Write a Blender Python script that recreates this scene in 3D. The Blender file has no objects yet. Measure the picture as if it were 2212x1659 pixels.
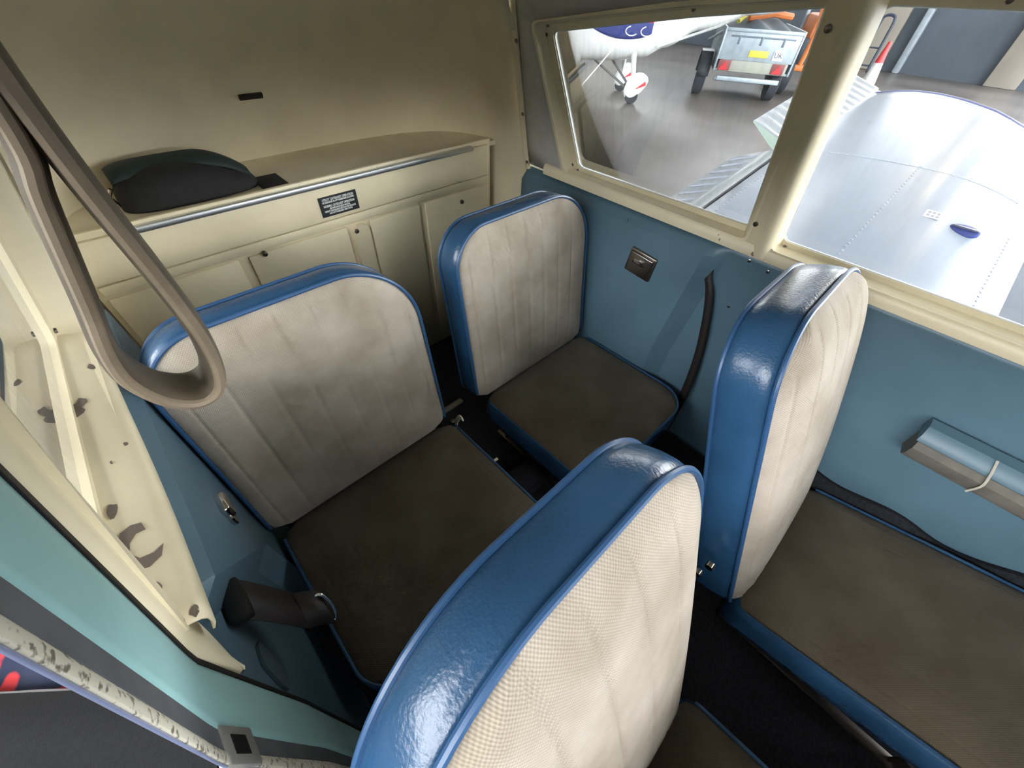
import bpy, bmesh, math, random
from mathutils import Vector, Matrix
random.seed(4)
sc = bpy.context.scene
COL = sc.collection
PI = math.pi

# ---------------------------------------------------------------- camera
YAW, PITCH, ROLL, FPX = 0.7946, 0.8181, 0.0526, 841.88
cam_d = bpy.data.cameras.new('camera'); cam = bpy.data.objects.new('camera', cam_d); COL.objects.link(cam)
cam_d.sensor_fit = 'HORIZONTAL'; cam_d.sensor_width = 36.0; cam_d.lens = 36.0 * FPX / 2212.0
cam_d.clip_start = 0.01; cam_d.clip_end = 300
f = Vector((math.sin(YAW) * math.cos(PITCH), math.cos(YAW) * math.cos(PITCH), -math.sin(PITCH)))
r = Vector((math.cos(YAW), -math.sin(YAW), 0)); u = r.cross(f)
r2 = math.cos(ROLL) * r + math.sin(ROLL) * u; u2 = -math.sin(ROLL) * r + math.cos(ROLL) * u
M = Matrix((r2, u2, -f)).transposed().to_4x4(); M.translation = Vector((-0.4158, 0.1626, 1.1161))
cam.matrix_world = M
sc.camera = cam

# ---------------------------------------------------------------- world, light, exposure
w = bpy.data.worlds.new('world'); sc.world = w; w.use_nodes = True
bg = w.node_tree.nodes['Background']
bg.inputs[0].default_value = (0.95, 0.975, 1.0, 1); bg.inputs[1].default_value = 8.5
sc.view_settings.view_transform = 'Standard'; sc.view_settings.look = 'None'
sc.view_settings.gamma = 1.0; sc.view_settings.use_curve_mapping = False
sc.view_settings.exposure = 0.9
sc.cycles.use_denoising = True
sc.cycles.max_bounces = 10; sc.cycles.diffuse_bounces = 6; sc.cycles.transparent_max_bounces = 16
sc.cycles.sample_clamp_indirect = 6.0

# ---------------------------------------------------------------- materials
def srgb(r_, g_, b_):
    c = lambda v: (v / 255 / 12.92) if v / 255 <= 0.04045 else ((v / 255 + 0.055) / 1.055) ** 2.4
    return (c(r_), c(g_), c(b_), 1)
MATS = {}
def mat(name, col, rough=0.6, metal=0.0, noise=0.0, nscale=20.0, bump=0.0, bscale=200.0, coat=0.0, spec=None, detail=4.0, stretch=None, col2=None, cut=None):
    if name in MATS: return MATS[name]
    m = bpy.data.materials.new(name); m.use_nodes = True; nt = m.node_tree; b = nt.nodes['Principled BSDF']
    b.inputs['Base Color'].default_value = col; b.inputs['Roughness'].default_value = rough; b.inputs['Metallic'].default_value = metal
    if spec is not None: b.inputs['Specular IOR Level'].default_value = spec
    if coat: b.inputs['Coat Weight'].default_value = coat; b.inputs['Coat Roughness'].default_value = 0.12
    tc = nt.nodes.new('ShaderNodeTexCoord'); src = tc.outputs['Object']
    if stretch:
        mp = nt.nodes.new('ShaderNodeMapping'); mp.inputs['Scale'].default_value = stretch; nt.links.new(src, mp.inputs[0]); src = mp.outputs[0]
    if noise or col2:
        n = nt.nodes.new('ShaderNodeTexNoise'); n.inputs['Scale'].default_value = nscale; n.inputs['Detail'].default_value = detail
        nt.links.new(src, n.inputs['Vector'])
        cr = nt.nodes.new('ShaderNodeValToRGB'); nt.links.new(n.outputs['Fac'], cr.inputs[0])
        c2 = col2 or tuple(min(1, c * (1 - noise)) for c in col[:3]) + (1,)
        c1 = col if col2 else tuple(min(1, c * (1 + noise)) for c in col[:3]) + (1,)
        lo, hi = cut or (0.35, 0.65)
        cr.color_ramp.elements[0].position = lo; cr.color_ramp.elements[0].color = c2
        cr.color_ramp.elements[1].position = hi; cr.color_ramp.elements[1].color = c1
        nt.links.new(cr.outputs[0], b.inputs['Base Color'])
    if bump:
        n2 = nt.nodes.new('ShaderNodeTexNoise'); n2.inputs['Scale'].default_value = bscale; n2.inputs['Detail'].default_value = 5
        nt.links.new(src, n2.inputs['Vector'])
        bp = nt.nodes.new('ShaderNodeBump'); bp.inputs['Strength'].default_value = bump; bp.inputs['Distance'].default_value = 0.002
        nt.links.new(n2.outputs['Fac'], bp.inputs['Height']); nt.links.new(bp.outputs[0], b.inputs['Normal'])
    MATS[name] = m
    return m

def weave_mat(name, c1, c2, per=0.0019, dirt=None):
    """basket-weave cloth: chequer of small raised squares in object space"""
    m = bpy.data.materials.new(name); m.use_nodes = True; nt = m.node_tree; b = nt.nodes['Principled BSDF']
    b.inputs['Roughness'].default_value = 0.8; b.inputs['Specular IOR Level'].default_value = 0.25
    b.inputs['Sheen Weight'].default_value = 0.15
    N = nt.nodes.new; L = nt.links.new
    tc = N('ShaderNodeTexCoord'); sp = N('ShaderNodeSeparateXYZ'); L(tc.outputs['UV'], sp.inputs[0])
    prod = None
    for ax in ('X', 'Y'):
        mu = N('ShaderNodeMath'); mu.operation = 'MULTIPLY'; mu.inputs[1].default_value = PI / per; L(sp.outputs[ax], mu.inputs[0])
        sn = N('ShaderNodeMath'); sn.operation = 'SINE'; L(mu.outputs[0], sn.inputs[0])
        if prod is None: prod = sn
        else:
            pr = N('ShaderNodeMath'); pr.operation = 'MULTIPLY'; L(prod.outputs[0], pr.inputs[0]); L(sn.outputs[0], pr.inputs[1]); prod = pr
    mr = N('ShaderNodeMapRange'); mr.inputs[1].default_value = -0.6; mr.inputs[2].default_value = 0.6; L(prod.outputs[0], mr.inputs[0])
    mx = N('ShaderNodeMix'); mx.data_type = 'RGBA'; mx.inputs[6].default_value = c1; mx.inputs[7].default_value = c2; L(mr.outputs[0], mx.inputs[0])
    n = N('ShaderNodeTexNoise'); n.inputs['Scale'].default_value = 7; n.inputs['Detail'].default_value = 5; L(tc.outputs['UV'], n.inputs['Vector'])
    cr = N('ShaderNodeValToRGB'); cr.color_ramp.elements[0].position = 0.38; cr.color_ramp.elements[0].color = dirt or (0.72, 0.69, 0.64, 1)
    cr.color_ramp.elements[1].position = 0.62; cr.color_ramp.elements[1].color = (1, 1, 1, 1); L(n.outputs['Fac'], cr.inputs[0])
    m2 = N('ShaderNodeMix'); m2.data_type = 'RGBA'; m2.blend_type = 'MULTIPLY'; m2.inputs[0].default_value = 1; L(mx.outputs[2], m2.inputs[6]); L(cr.outputs[0], m2.inputs[7])
    L(m2.outputs[2], b.inputs['Base Color'])
    bp = N('ShaderNodeBump'); bp.inputs['Strength'].default_value = 0.35; bp.inputs['Distance'].default_value = 0.001; L(prod.outputs[0], bp.inputs['Height']); L(bp.outputs[0], b.inputs['Normal'])
    MATS[name] = m
    return m

def glass_mat(name, haze=0.05, refl=0.08, tint=(0.96, 0.98, 0.98, 1)):
    m = bpy.data.materials.new(name); m.use_nodes = True; nt = m.node_tree
    for n in list(nt.nodes): nt.nodes.remove(n)
    N = nt.nodes.new; L = nt.links.new
    out = N('ShaderNodeOutputMaterial'); tr = N('ShaderNodeBsdfTransparent'); tr.inputs[0].default_value = tint
    gl = N('ShaderNodeBsdfGlossy'); gl.inputs['Roughness'].default_value = 0.02
    df = N('ShaderNodeBsdfDiffuse'); df.inputs[0].default_value = (0.8, 0.85, 0.9, 1)
    fr = N('ShaderNodeFresnel'); fr.inputs[0].default_value = 1.45
    m1 = N('ShaderNodeMixShader'); L(fr.outputs[0], m1.inputs[0]); L(tr.outputs[0], m1.inputs[1]); L(gl.outputs[0], m1.inputs[2])
    tc = N('ShaderNodeTexCoord'); mp = N('ShaderNodeMapping'); mp.inputs['Scale'].default_value = (3, 40, 6); L(tc.outputs['Object'], mp.inputs[0])
    nz = N('ShaderNodeTexNoise'); nz.inputs['Scale'].default_value = 3; nz.inputs['Detail'].default_value = 8; L(mp.outputs[0], nz.inputs['Vector'])
    mr = N('ShaderNodeMapRange'); mr.inputs[1].default_value = 0.4; mr.inputs[2].default_value = 0.8; mr.inputs[3].default_value = haze * 0.5; mr.inputs[4].default_value = haze * 1.8; L(nz.outputs['Fac'], mr.inputs[0])
    m2 = N('ShaderNodeMixShader'); L(mr.outputs[0], m2.inputs[0]); L(m1.outputs[0], m2.inputs[1]); L(df.outputs[0], m2.inputs[2])
    L(m2.outputs[0], out.inputs[0])
    MATS[name] = m
    return m

def emit_mat(name, col, strength):
    m = bpy.data.materials.new(name); m.use_nodes = True; nt = m.node_tree; b = nt.nodes['Principled BSDF']
    b.inputs['Base Color'].default_value = (0.8, 0.8, 0.8, 1); b.inputs['Emission Color'].default_value = col; b.inputs['Emission Strength'].default_value = strength
    MATS[name] = m; return m

CREAM = mat('cream_paint', srgb(224, 212, 180), 0.40, noise=0.05, nscale=9, bump=0.05, bscale=60)
def chip_mat(name, base, chip, scale, lo, hi, rough=0.4):
    """painted metal with flaked chips"""
    return mat(name, base, rough, col2=chip, nscale=scale, cut=(lo, hi), detail=2.0)
CREAM_CHIP = chip_mat('cream_paint_chipped', srgb(222, 208, 172), srgb(112, 102, 92), 17, 0.305, 0.315)
CREAM_WORN = chip_mat('cream_paint_worn', srgb(230, 218, 188), srgb(130, 122, 110), 34, 0.26, 0.27)
GREYTRIM = mat('grey_trim_paint', srgb(186, 184, 178), 0.6, noise=0.05, nscale=30)
BLUEPANEL = mat('blue_vinyl_panel', srgb(86, 113, 128), 0.38, noise=0.10, nscale=6, bump=0.06, bscale=40)
BLUEPANEL2 = BLUEPANEL
VINYL = mat('blue_vinyl', srgb(44, 80, 114), 0.25, noise=0.14, nscale=10, bump=0.32, bscale=260, coat=0.22)
PIPE = mat('blue_piping', srgb(46, 82, 122), 0.4, coat=0.1)
CLOTH = weave_mat('beige_basket_cloth', srgb(168, 157, 142), srgb(190, 181, 167))
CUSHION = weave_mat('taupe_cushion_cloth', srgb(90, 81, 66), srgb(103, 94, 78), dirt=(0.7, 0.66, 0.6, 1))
CARPET = mat('dark_carpet', srgb(26, 27, 34), 0.95, noise=0.5, nscale=160, bump=0.6, bscale=300)
BLACK = mat('black_fabric', srgb(30, 30, 30), 0.85, noise=0.2, nscale=60, bump=0.15, bscale=300)
GREENBLK = mat('dark_green_fabric', srgb(28, 46, 43), 0.7, noise=0.2, nscale=40, bump=0.1, bscale=200)
ALU = mat('bright_aluminium', srgb(215, 218, 220), 0.38, metal=1.0)
CHROME = mat('chrome', srgb(215, 212, 208), 0.12, metal=1.0)
DULLCHROME = mat('dull_chrome', srgb(150, 142, 135), 0.28, metal=1.0)
STEEL = mat('steel_screw', srgb(120, 112, 105), 0.35, metal=0.9)
GREYMETAL = mat('worn_grey_metal', srgb(132, 134, 138), 0.4, metal=0.5, noise=0.15, nscale=25)
RAWEDGE = mat('raw_worn_edge', srgb(222, 216, 196), 0.5, metal=0.1, col2=srgb(120, 112, 96), nscale=190, cut=(0.36, 0.46))
TEAL = mat('teal_door_seal', srgb(150, 190, 188), 0.55, noise=0.06, nscale=12)
BELT = mat('brown_black_webbing', srgb(36, 31, 29), 0.55, noise=0.1, nscale=60, bump=0.2, bscale=300)
STRAP = mat('taupe_leather_strap', srgb(90, 80, 66), 0.5, noise=0.18, nscale=14, bump=0.15, bscale=90)
STRAPEDGE = mat('pale_strap_edge', srgb(128, 114, 95), 0.55, noise=0.1, nscale=30)
PLACARD = mat('placard_black', srgb(38, 38, 42), 0.45)
WHITEINK = mat('placard_white_ink', srgb(225, 228, 222), 0.5)
SLOTBLK = mat('slot_black', srgb(26, 24, 22), 0.5)
WINGW = mat('wing_white_gloss', srgb(144, 153, 165), 0.24, noise=0.03, nscale=4, coat=0.12, bump=0.10, bscale=3.0)
WINGPALE = mat('wing_silver_pale', srgb(146, 151, 155), 0.32, noise=0.03, nscale=8, coat=0.3)
NAVY = mat('navy_paint', srgb(44, 56, 116), 0.5, spec=0.25)
GREENGREY = mat('primer_green_grey', srgb(150, 166, 156), 0.5)
GLASS = glass_mat('scratched_acrylic', 0.10)
GROUND = mat('wet_concrete', srgb(104, 99, 97), 0.40, col2=srgb(76, 71, 69), nscale=0.9, cut=(0.3, 0.7), detail=8, bump=0.1, bscale=6)
OFFWHITE = mat('aircraft_white', srgb(216, 220, 218), 0.3, coat=0.3)
REDP = mat('red_paint', srgb(196, 46, 52), 0.4)
REDLENS = mat('red_lens', srgb(214, 50, 56), 0.3)
TYRE = mat('tyre_rubber', srgb(38, 42, 50), 0.8, noise=0.15, nscale=30)
GALV = mat('galvanised_steel', srgb(158, 170, 178), 0.45, metal=0.4, noise=0.08, nscale=10)
DARKWALL = mat('dark_hangar_cladding', srgb(66, 76, 86), 0.7, noise=0.12, nscale=0.8)
BEIGEWALL = mat('beige_hangar_wall', srgb(138, 132, 122), 0.8, noise=0.08, nscale=1.0)
ORANGE = mat('orange_paint', srgb(206, 118, 62), 0.5)
YELLOW = mat('yellow_plate', srgb(206, 196, 70), 0.5)
WALK = mat('black_wing_walk', srgb(16, 16, 18), 0.95, noise=0.3, nscale=120, bump=0.5, bscale=250)
PLAIDRED = mat('red_navy_cloth', srgb(206, 52, 56), 0.9, col2=srgb(30, 38, 64), nscale=16, cut=(0.47, 0.52), detail=1.0)
SKYPANEL = emit_mat('rooflight_panel', (1.0, 0.97, 0.92, 1), 2.2)
CLEAR = emit_mat('clerestory_panel', (0.95, 0.98, 1.0, 1), 5.0)
WARMLAMP = emit_mat('warm_hangar_lamp', (1.0, 0.72, 0.35, 1), 14.0)

# ---------------------------------------------------------------- helpers
def tag(o, label=None, cat=None, group=None, kind=None):
    if label: o['label'] = label
    if cat: o['category'] = cat
    if group: o['group'] = group
    if kind: o['kind'] = kind
    return o
def empty(name, loc=(0, 0, 0), **k):
    o = bpy.data.objects.new(name, None); o.location = loc; o.empty_display_size = 0.05; COL.objects.link(o); return tag(o, **k)
def wloc(o):
    v = Vector((0, 0, 0))
    while o: v += Vector(o.location); o = o.parent
    return v
class MB:
    def __init__(s): s.bm = bmesh.new()
    def v(s, p): return s.bm.verts.new(p)
    def quad_ring(s, rings, close_u=True, cap0=False, cap1=False):
        vs = [[s.v(p) for p in r_] for r_ in rings]
        n = len(vs[0])
        for i in range(len(vs) - 1):
            for j in range(n if close_u else n - 1):
                k = (j + 1) % n
                try: s.bm.faces.new((vs[i][j], vs[i][k], vs[i + 1][k], vs[i + 1][j]))
                except ValueError: pass
        if cap0: s.bm.faces.new(list(reversed(vs[0])))
        if cap1: s.bm.faces.new(vs[-1])
        return s
    def box(s, lo, hi, bev=0.0, seg=2, mtx=None):
        b = bmesh.new(); bmesh.ops.create_cube(b, size=1)
        for v in b.verts: v.co = Vector([(lo[i] + hi[i]) / 2 + v.co[i] * (hi[i] - lo[i]) for i in range(3)])
        if bev: bmesh.ops.bevel(b, geom=b.edges[:], offset=bev, segments=seg, affect='EDGES', profile=0.5)
        if mtx is not None: b.transform(mtx)
        s.merge(b); return s
    def merge(s, b):
        me = bpy.data.meshes.new('tmp'); b.to_mesh(me); b.free(); s.bm.from_mesh(me); bpy.data.meshes.remove(me)
    def tube(s, pts, rad, n=10, closed=False, cap=True, flat=1.0, up=None):
        pts = [Vector(p) for p in pts]; m = len(pts); rings = []
        rad = rad if isinstance(rad, (list, tuple)) else [rad] * m
        prev = None
        for i, p in enumerate(pts):
            a = pts[(i - 1) % m] if (closed or i > 0) else p; b = pts[(i + 1) % m] if (closed or i < m - 1) else p
            t = (b - a).normalized()
            ref = Vector(up) if up else (prev if prev is not None else (Vector((0, 0, 1)) if abs(t.z) < 0.9 else Vector((1, 0, 0))))
            sd = t.cross(ref); sd = sd.normalized() if sd.length > 1e-6 else t.orthogonal().normalized()
            nn = sd.cross(t).normalized(); prev = nn
            rings.append([p + sd * math.cos(2 * PI * k / n) * rad[i] * flat + nn * math.sin(2 * PI * k / n) * rad[i] for k in range(n)])
        if closed: rings.append(rings[0])
        s.quad_ring(rings, True, cap and not closed, cap and not closed); return s
    def cyl(s, c, axis, rad, h, n=20, rad2=None, bev=0):
        ax = Vector(axis).normalized(); c = Vector(c); a = ax.orthogonal().normalized(); b = ax.cross(a)
        rad2 = rad if rad2 is None else rad2
        prof = [(0, rad), (h, rad2)] if not bev else [(0, rad), (h - bev, rad2), (h - bev * 0.3, rad2 - bev * 0.3), (h, rad2 - bev)]
        s.quad_ring([[c + ax * z + (a * math.cos(2 * PI * k / n) + b * math.sin(2 * PI * k / n)) * q for k in range(n)] for z, q in prof], True, True, True); return s
    def prism(s, poly, vec):
        a = [s.v(p) for p in poly]; b = [s.v(Vector(p) + Vector(vec)) for p in poly]; n = len(a)
        s.bm.faces.new(a); s.bm.faces.new(list(reversed(b)))
        for i in range(n): s.bm.faces.new((a[i], b[i], b[(i + 1) % n], a[(i + 1) % n]))
        return s
    def grid(s, fn, nu, nv, uv=None):
        lay = s.bm.loops.layers.uv.verify() if uv else None
        vs = [[s.v(fn(i / nu, j / nv)) for j in range(nv + 1)] for i in range(nu + 1)]
        for i in range(nu):
            for j in range(nv):
                fc = s.bm.faces.new((vs[i][j], vs[i + 1][j], vs[i + 1][j + 1], vs[i][j + 1]))
                if uv:
                    for lp, (a, b) in zip(fc.loops, ((i, j), (i + 1, j), (i + 1, j + 1), (i, j + 1))): lp[lay].uv = uv(a / nu, b / nv)
        return s
    def build(s, name, m, parent=None, smooth=True, fix=True, thick=0.0, angle=0.7, off=0.0, local=False, **k):
        if fix: bmesh.ops.remove_doubles(s.bm, verts=s.bm.verts, dist=1e-6); bmesh.ops.recalc_face_normals(s.bm, faces=s.bm.faces)
        me = bpy.data.meshes.new(name); s.bm.to_mesh(me); s.bm.free()
        for p in me.polygons: p.use_smooth = smooth
        if smooth and angle: me.set_sharp_from_angle(angle=angle)
        me.materials.append(m)
        o = bpy.data.objects.new(name, me); COL.objects.link(o)
        if parent:
            o.parent = parent
            if not local: o.location = -wloc(parent)
        if thick:
            md = o.modifiers.new('thickness', 'SOLIDIFY'); md.thickness = thick; md.offset = off
        return tag(o, **k)
def copy_tree(o, parent=None):
    c = o.copy(); COL.objects.link(c); c.parent = parent
    for ch in list(o.children): copy_tree(ch, c)
    return c
def lerp(a, b, t): return a + (b - a) * t
def smooth01(t): t = max(0.0, min(1.0, t)); return t * t * (3 - 2 * t)
def interp(tab, x):
    if x <= tab[0][0]: return tab[0][1]
    for (a, b), (c, d) in zip(tab, tab[1:]):
        if x <= c: return b + (d - b) * (x - a) / (c - a)
    return tab[-1][1]
def catmull(P, n=8, closed=False):
    P = [Vector(p) for p in P]; out = []; m = len(P)
    for i in range(m if closed else m - 1):
        p0 = P[(i - 1) % m] if closed or i > 0 else P[0]; p1 = P[i]; p2 = P[(i + 1) % m]; p3 = P[(i + 2) % m] if closed or i < m - 2 else P[-1]
        for k in range(n):
            t = k / n
            out.append(0.5 * ((2 * p1) + (-p0 + p2) * t + (2 * p0 - 5 * p1 + 4 * p2 - p3) * t * t + (-p0 + 3 * p1 - 3 * p2 + p3) * t ** 3))
    if not closed: out.append(P[-1])
    return out

# ================================================================= SETTING: hangar
GZ = -0.80
b = MB(); b.grid(lambda s, t: (lerp(-150, 150, s), lerp(-150, 150, t), GZ), 8, 8)
b.build('hangar_floor', GROUND, kind='structure', label='damp grey concrete hangar floor')
def wallbox(name, lo, hi, m, **k):
    return MB().box(lo, hi).build(name, m, smooth=False, kind='structure', **k)
wallbox('horizon_screen', (-120, -75, GZ), (120, -70, 8.5), DARKWALL, label='added unseen dark block across the apron, cuts low light on the dome')  # unseen block added to darken the low horizon light reaching the dome
# cladding of the far side: separate dark sheets between beige posts
wroot = empty('wall_hangar_side', (20.0, 0, GZ), kind='structure')
MB().box((20.0, -1.0, GZ), (20.3, 34, 7)).build('cladding', DARKWALL, wroot, smooth=False)
for i, (y0, y1, m_) in enumerate([(0.25, 1.0, BEIGEWALL), (3.18, 3.36, GALV), (3.75, 5.2, BEIGEWALL), (9.0, 9.5, BEIGEWALL), (14, 14.6, BEIGEWALL)]):
    o = MB().box((19.75, y0, GZ), (20.0, y1, 6.9), 0.03).build('post', m_, wroot)
wallbox('wall_hangar_starboard', (-9.3, -7, GZ), (-9, 30.3, 2.6), DARKWALL)  # unseen wall, kept low to set the fill light from starboard
wallbox('wall_hangar_front', (-9, -7.3, GZ), (-1.5, -7, 7.2), DARKWALL)
wallbox('wall_hangar_end', (-13, 30, GZ), (20, 30.3, 7), BEIGEWALL)
wallbox('ceiling_hangar', (-9, -7, 7.0), (20.3, 30.3, 7.2), DARKWALL)
RFL = bpy.data.objects['ceiling_hangar']
for i in range(4):
    o = MB().box((19.90, -0.5 + i * 6, 3.2), (19.97, 4.5 + i * 6, 6.7), 0.01).build('clerestory_window', CLEAR, wroot, smooth=False)
    y0 = -5 + i * 8.2
    for j in range(2):
        x0 = -8 + j * 16
        o = MB().box((x0, y0, 6.93), (x0 + 7.0, y0 + 1.3, 6.995), 0.01).build('rooflight', SKYPANEL, RFL, smooth=False)

for x0, y0 in ((15.6, 0.1), (14.2, -1.6), (17.2, 1.2)):
    MB().box((x0, y0, 6.80), (x0 + 1.3, y0 + 0.28, 6.97), 0.02).build('sodium_lamp', WARMLAMP, RFL, smooth=False)
# ================================================================= SETTING: cabin shell
K = 0.22
def xin(z):      # inner cabin wall half-width at height z
    if z < 0.70: return 0.575 - 0.06 * max(0, (0.45 - z)) ** 1.5
    if z < 1.06: return 0.565 - K * (z - 0.70)
    t = (z - 1.06) / (1.285 - 1.06)
    return 0.4858 * math.sqrt(max(0, 1 - t * t)) if t < 1 else 0
def xglass(z): return 0.600 - K * (z - 0.70)
Y0, Y1 = -0.62, 1.105
# floor
b = MB(); b.box((-0.60, -0.95, -0.03), (0.60, 1.30, 0.03), 0.004)
fl = b.build('floor', CARPET, kind='structure', label='dark worn carpet on the cabin floor')
# centre spar cover between the seats
MB().box((-0.60, 0.50, 0.03), (0.60, 0.585, 0.085), 0.012).build('floor_spar_cover', CARPET, fl)

# upper side panels with window openings, one ring of quads round each opening (port; starboard is mirrored)
REAR = [(0.924, 0.722), (1.015, 1.014), (0.655, 1.066), (0.424, 1.094), (0.414, 0.730)]       # glass opening y,z
REARI = [(0.952, 0.712), (1.046, 1.028), (0.655, 1.080), (0.412, 1.104), (0.402, 0.712)]       # edge on the inner wall
FRNT = [(0.339, 0.726), (0.363, 1.099), (0.213, 1.103), (-0.20, 1.085), (-0.50, 1.02), (-0.56, 0.728)]
FRNTI = [(0.350, 0.712), (0.376, 1.108), (0.213, 1.115), (-0.20, 1.098), (-0.52, 1.03), (-0.585, 0.712)]
def roundloop(P, r_, n=4):
    out = []; m = len(P)
    for i in range(m):
        p = Vector(P[i]); a = (Vector(P[i - 1]) - p); c = (Vector(P[(i + 1) % m]) - p)
        d = min(r_, a.length / 3, c.length / 3); a = p + a.normalized() * d; c = p + c.normalized() * d
        for k in range(n + 1):
            t = k / n; out.append((1 - t) ** 2 * a + 2 * t * (1 - t) * p + t * t * c)
    return out
def resample(P, n):
    m = len(P); L = [0]
    for i in range(m): L.append(L[-1] + (P[(i + 1) % m] - P[i]).length)
    out = []
    for k in range(n):
        d = L[-1] * k / n; i = max(j for j in range(m) if L[j] <= d)
        t = (d - L[i]) / max(1e-9, L[i + 1] - L[i]); out.append(P[i].lerp(P[(i + 1) % m], t))
    return out
def window_set(sg, side, wins, wid):
    for n_, (op, inn) in enumerate(wins):
        A = roundloop(op, 0.015); B = roundloop(inn, 0.02)
        root = empty('window_%d' % (wid + n_), (sg * 0.6, op[0][0], 0.7), kind='structure')
        def put(bm_, nm, m_, **k):
            return bm_.build(nm, m_, root, **k)
        cen = sum(A, Vector((0, 0))) / len(A)
        out = lambda p, d: p + (p - cen).normalized() * d
        rings = []
        rings.append([(sg * (xglass(p.y) + 0.008), p.x, p.y) for p in A])
        rings.append([(sg * (xglass(p.y) - 0.004), p.x, p.y) for p in A])
        C1 = [a.lerp(b_, 0.72) for a, b_ in zip(A, B)]
        rings.append([(sg * (xglass(p.y) - 0.006), p.x, p.y) for p in C1])
        rings.append([(sg * (xin(p.y) - 0.004), p.x, p.y) for p in [a.lerp(b_, 1.0) for a, b_ in zip(A, B)]])
        C2 = [out(p, 0.008) for p in B]
        rings.append([(sg * (xin(p.y) - 0.005), p.x, p.y) for p in C2])
        rings.append([(sg * (xin(p.y) + 0.004), p.x, p.y) for p in C2])
        bb = MB(); bb.quad_ring(rings); put(bb, 'window_frame', CREAM)
        # pane, slightly larger than the opening
        gv = [out(p, 0.012) for p in A]
        bb = MB(); vs = [bb.v((sg * (xglass(p.y) + 0.004), p.x, p.y)) for p in gv]; bb.bm.faces.new(vs)
        put(bb, 'pane', GLASS, smooth=False)
        # bright rim of sealant at the edge of the acrylic
        if sg > 0: bb = MB(); bb.tube([(sg * (xglass(p.y) + 0.001), p.x, p.y) for p in A], 0.0022, 6, closed=True); put(bb, 'seal', mat('clear_sealant', srgb(220, 224, 220), 0.3))
        # frame screws
        m_ = len(C1); idx = [int(m_ * q) for q in (0.02, 0.13, 0.2, 0.34, 0.5, 0.62, 0.75, 0.88)]
        for i in idx:
            p = C1[i % m_]; bb = MB(); bb.cyl((sg * (xglass(p.y) - 0.006), p.x, p.y), (-sg, 0, -K), 0.004, 0.003, 10, bev=0.001); put(bb, 'screw', STEEL)
def upper_side(sg, side, inns, ya, yb):
    """grey trim above the sill: outline minus window holes, bridged"""
    bm = bmesh.new(); z0, z1 = 0.69, 1.16
    def addloop(P):
        vs = [bm.verts.new((0, p[0], p[1])) for p in P]
        return [bm.edges.new((vs[i], vs[(i + 1) % len(vs)])) for i in range(len(vs))]
    n = 24
    outer = [(lerp(ya, yb, i / n), z0) for i in range(n)] + [(yb, lerp(z0, z1, i / 8)) for i in range(8)] + [(lerp(yb, ya, i / n), z1) for i in range(n)] + [(ya, lerp(z1, z0, i / 8)) for i in range(8)]
    ed = addloop(outer)
    for inn in inns: ed += addloop([(p.x, p.y) for p in roundloop(inn, 0.02)])
    bmesh.ops.triangle_fill(bm, edges=ed, use_beauty=True, normal=(1, 0, 0))
    bmesh.ops.subdivide_edges(bm, edges=[e for e in bm.edges if e.calc_length() > 0.12], cuts=2)
    for v in bm.verts: v.co.x = sg * (xin(v.co.z) + (0.007 if sg < 0 else 0))
    q = MB(); q.bm.free(); q.bm = bm
    return q.build('wall_%s_upper' % side, GREYTRIM, kind='structure', thick=0.004, off=0)
upper_side(1, 'port', [REARI, FRNTI], Y0, Y1)
window_set(1, 'port', [(REAR, REARI), (FRNT, FRNTI)], 1)
upper_side(-1, 'starboard', [REARI], 0.396, Y1)
window_set(-1, 'starboard', [(REAR, REARI)], 3)

# cabin roof from arch to windscreen
def roofp(s, t):
    y = lerp(Y0 - 0.05, Y1, t); a = lerp(-1, 1, s); z0 = 1.15
    x = a * xin(z0) ; tt = math.sqrt(max(0, 1 - (x / 0.4858) ** 2)); z = 1.06 + tt * 0.225 - 0.13 * smooth01((0.15 - y) / 0.8) * (0.3 + 0.7 * tt)
    return (x, y, z)
MB().grid(roofp, 30, 10).build('ceiling', CREAM, kind='structure', thick=0.012, off=1, label='cream painted cabin roof')
# outer fuselage skin above the sill (keeps daylight out, seen from outside)
def skin(s, t):
    y = lerp(Y0 - 0.05, 1.75, t); th = lerp(-PI / 2 * 1.0, PI / 2 * 1.0, s)
    return (0.56 * math.sin(th), y, 1.10 + 0.24 * math.cos(th))
MB().grid(skin, 24, 6).build('fuselage_roof_skin', OFFWHITE, kind='structure', thick=0.004)

# moulded aft dome (superellipsoid) behind the arch
def dome(s, t):
    ang = lerp(-PI / 2, PI / 2, s)           # -: starboard, +: port
    zz = lerp(0.03, 1.2849, t ** 0.85)
    zc = 0.60
    f_ = 1.0 if zz < zc else (1 - ((zz - zc) / (1.285 - zc)) ** 2.3) ** (1 / 2.3)
    a = 0.572 * f_ + (0.0 if zz > zc else 0); D = 0.43 * (f_ if zz < zc else (1 - ((zz - zc) / (1.285 - zc)) ** 1.7) ** (1 / 1.7))
    n = 3.6
    sn, cs = math.sin(ang), math.cos(ang)
    x = a * math.copysign(abs(sn) ** (2 / n), sn); y = 1.105 + D * max(0, cs) ** (2 / n)
    return (x, y, zz)
MB().grid(dome, 64, 48).build('wall_aft_dome', CREAM, kind='structure', thick=0.004, off=1, label='cream moulded dome lining behind the rear seats')
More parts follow.
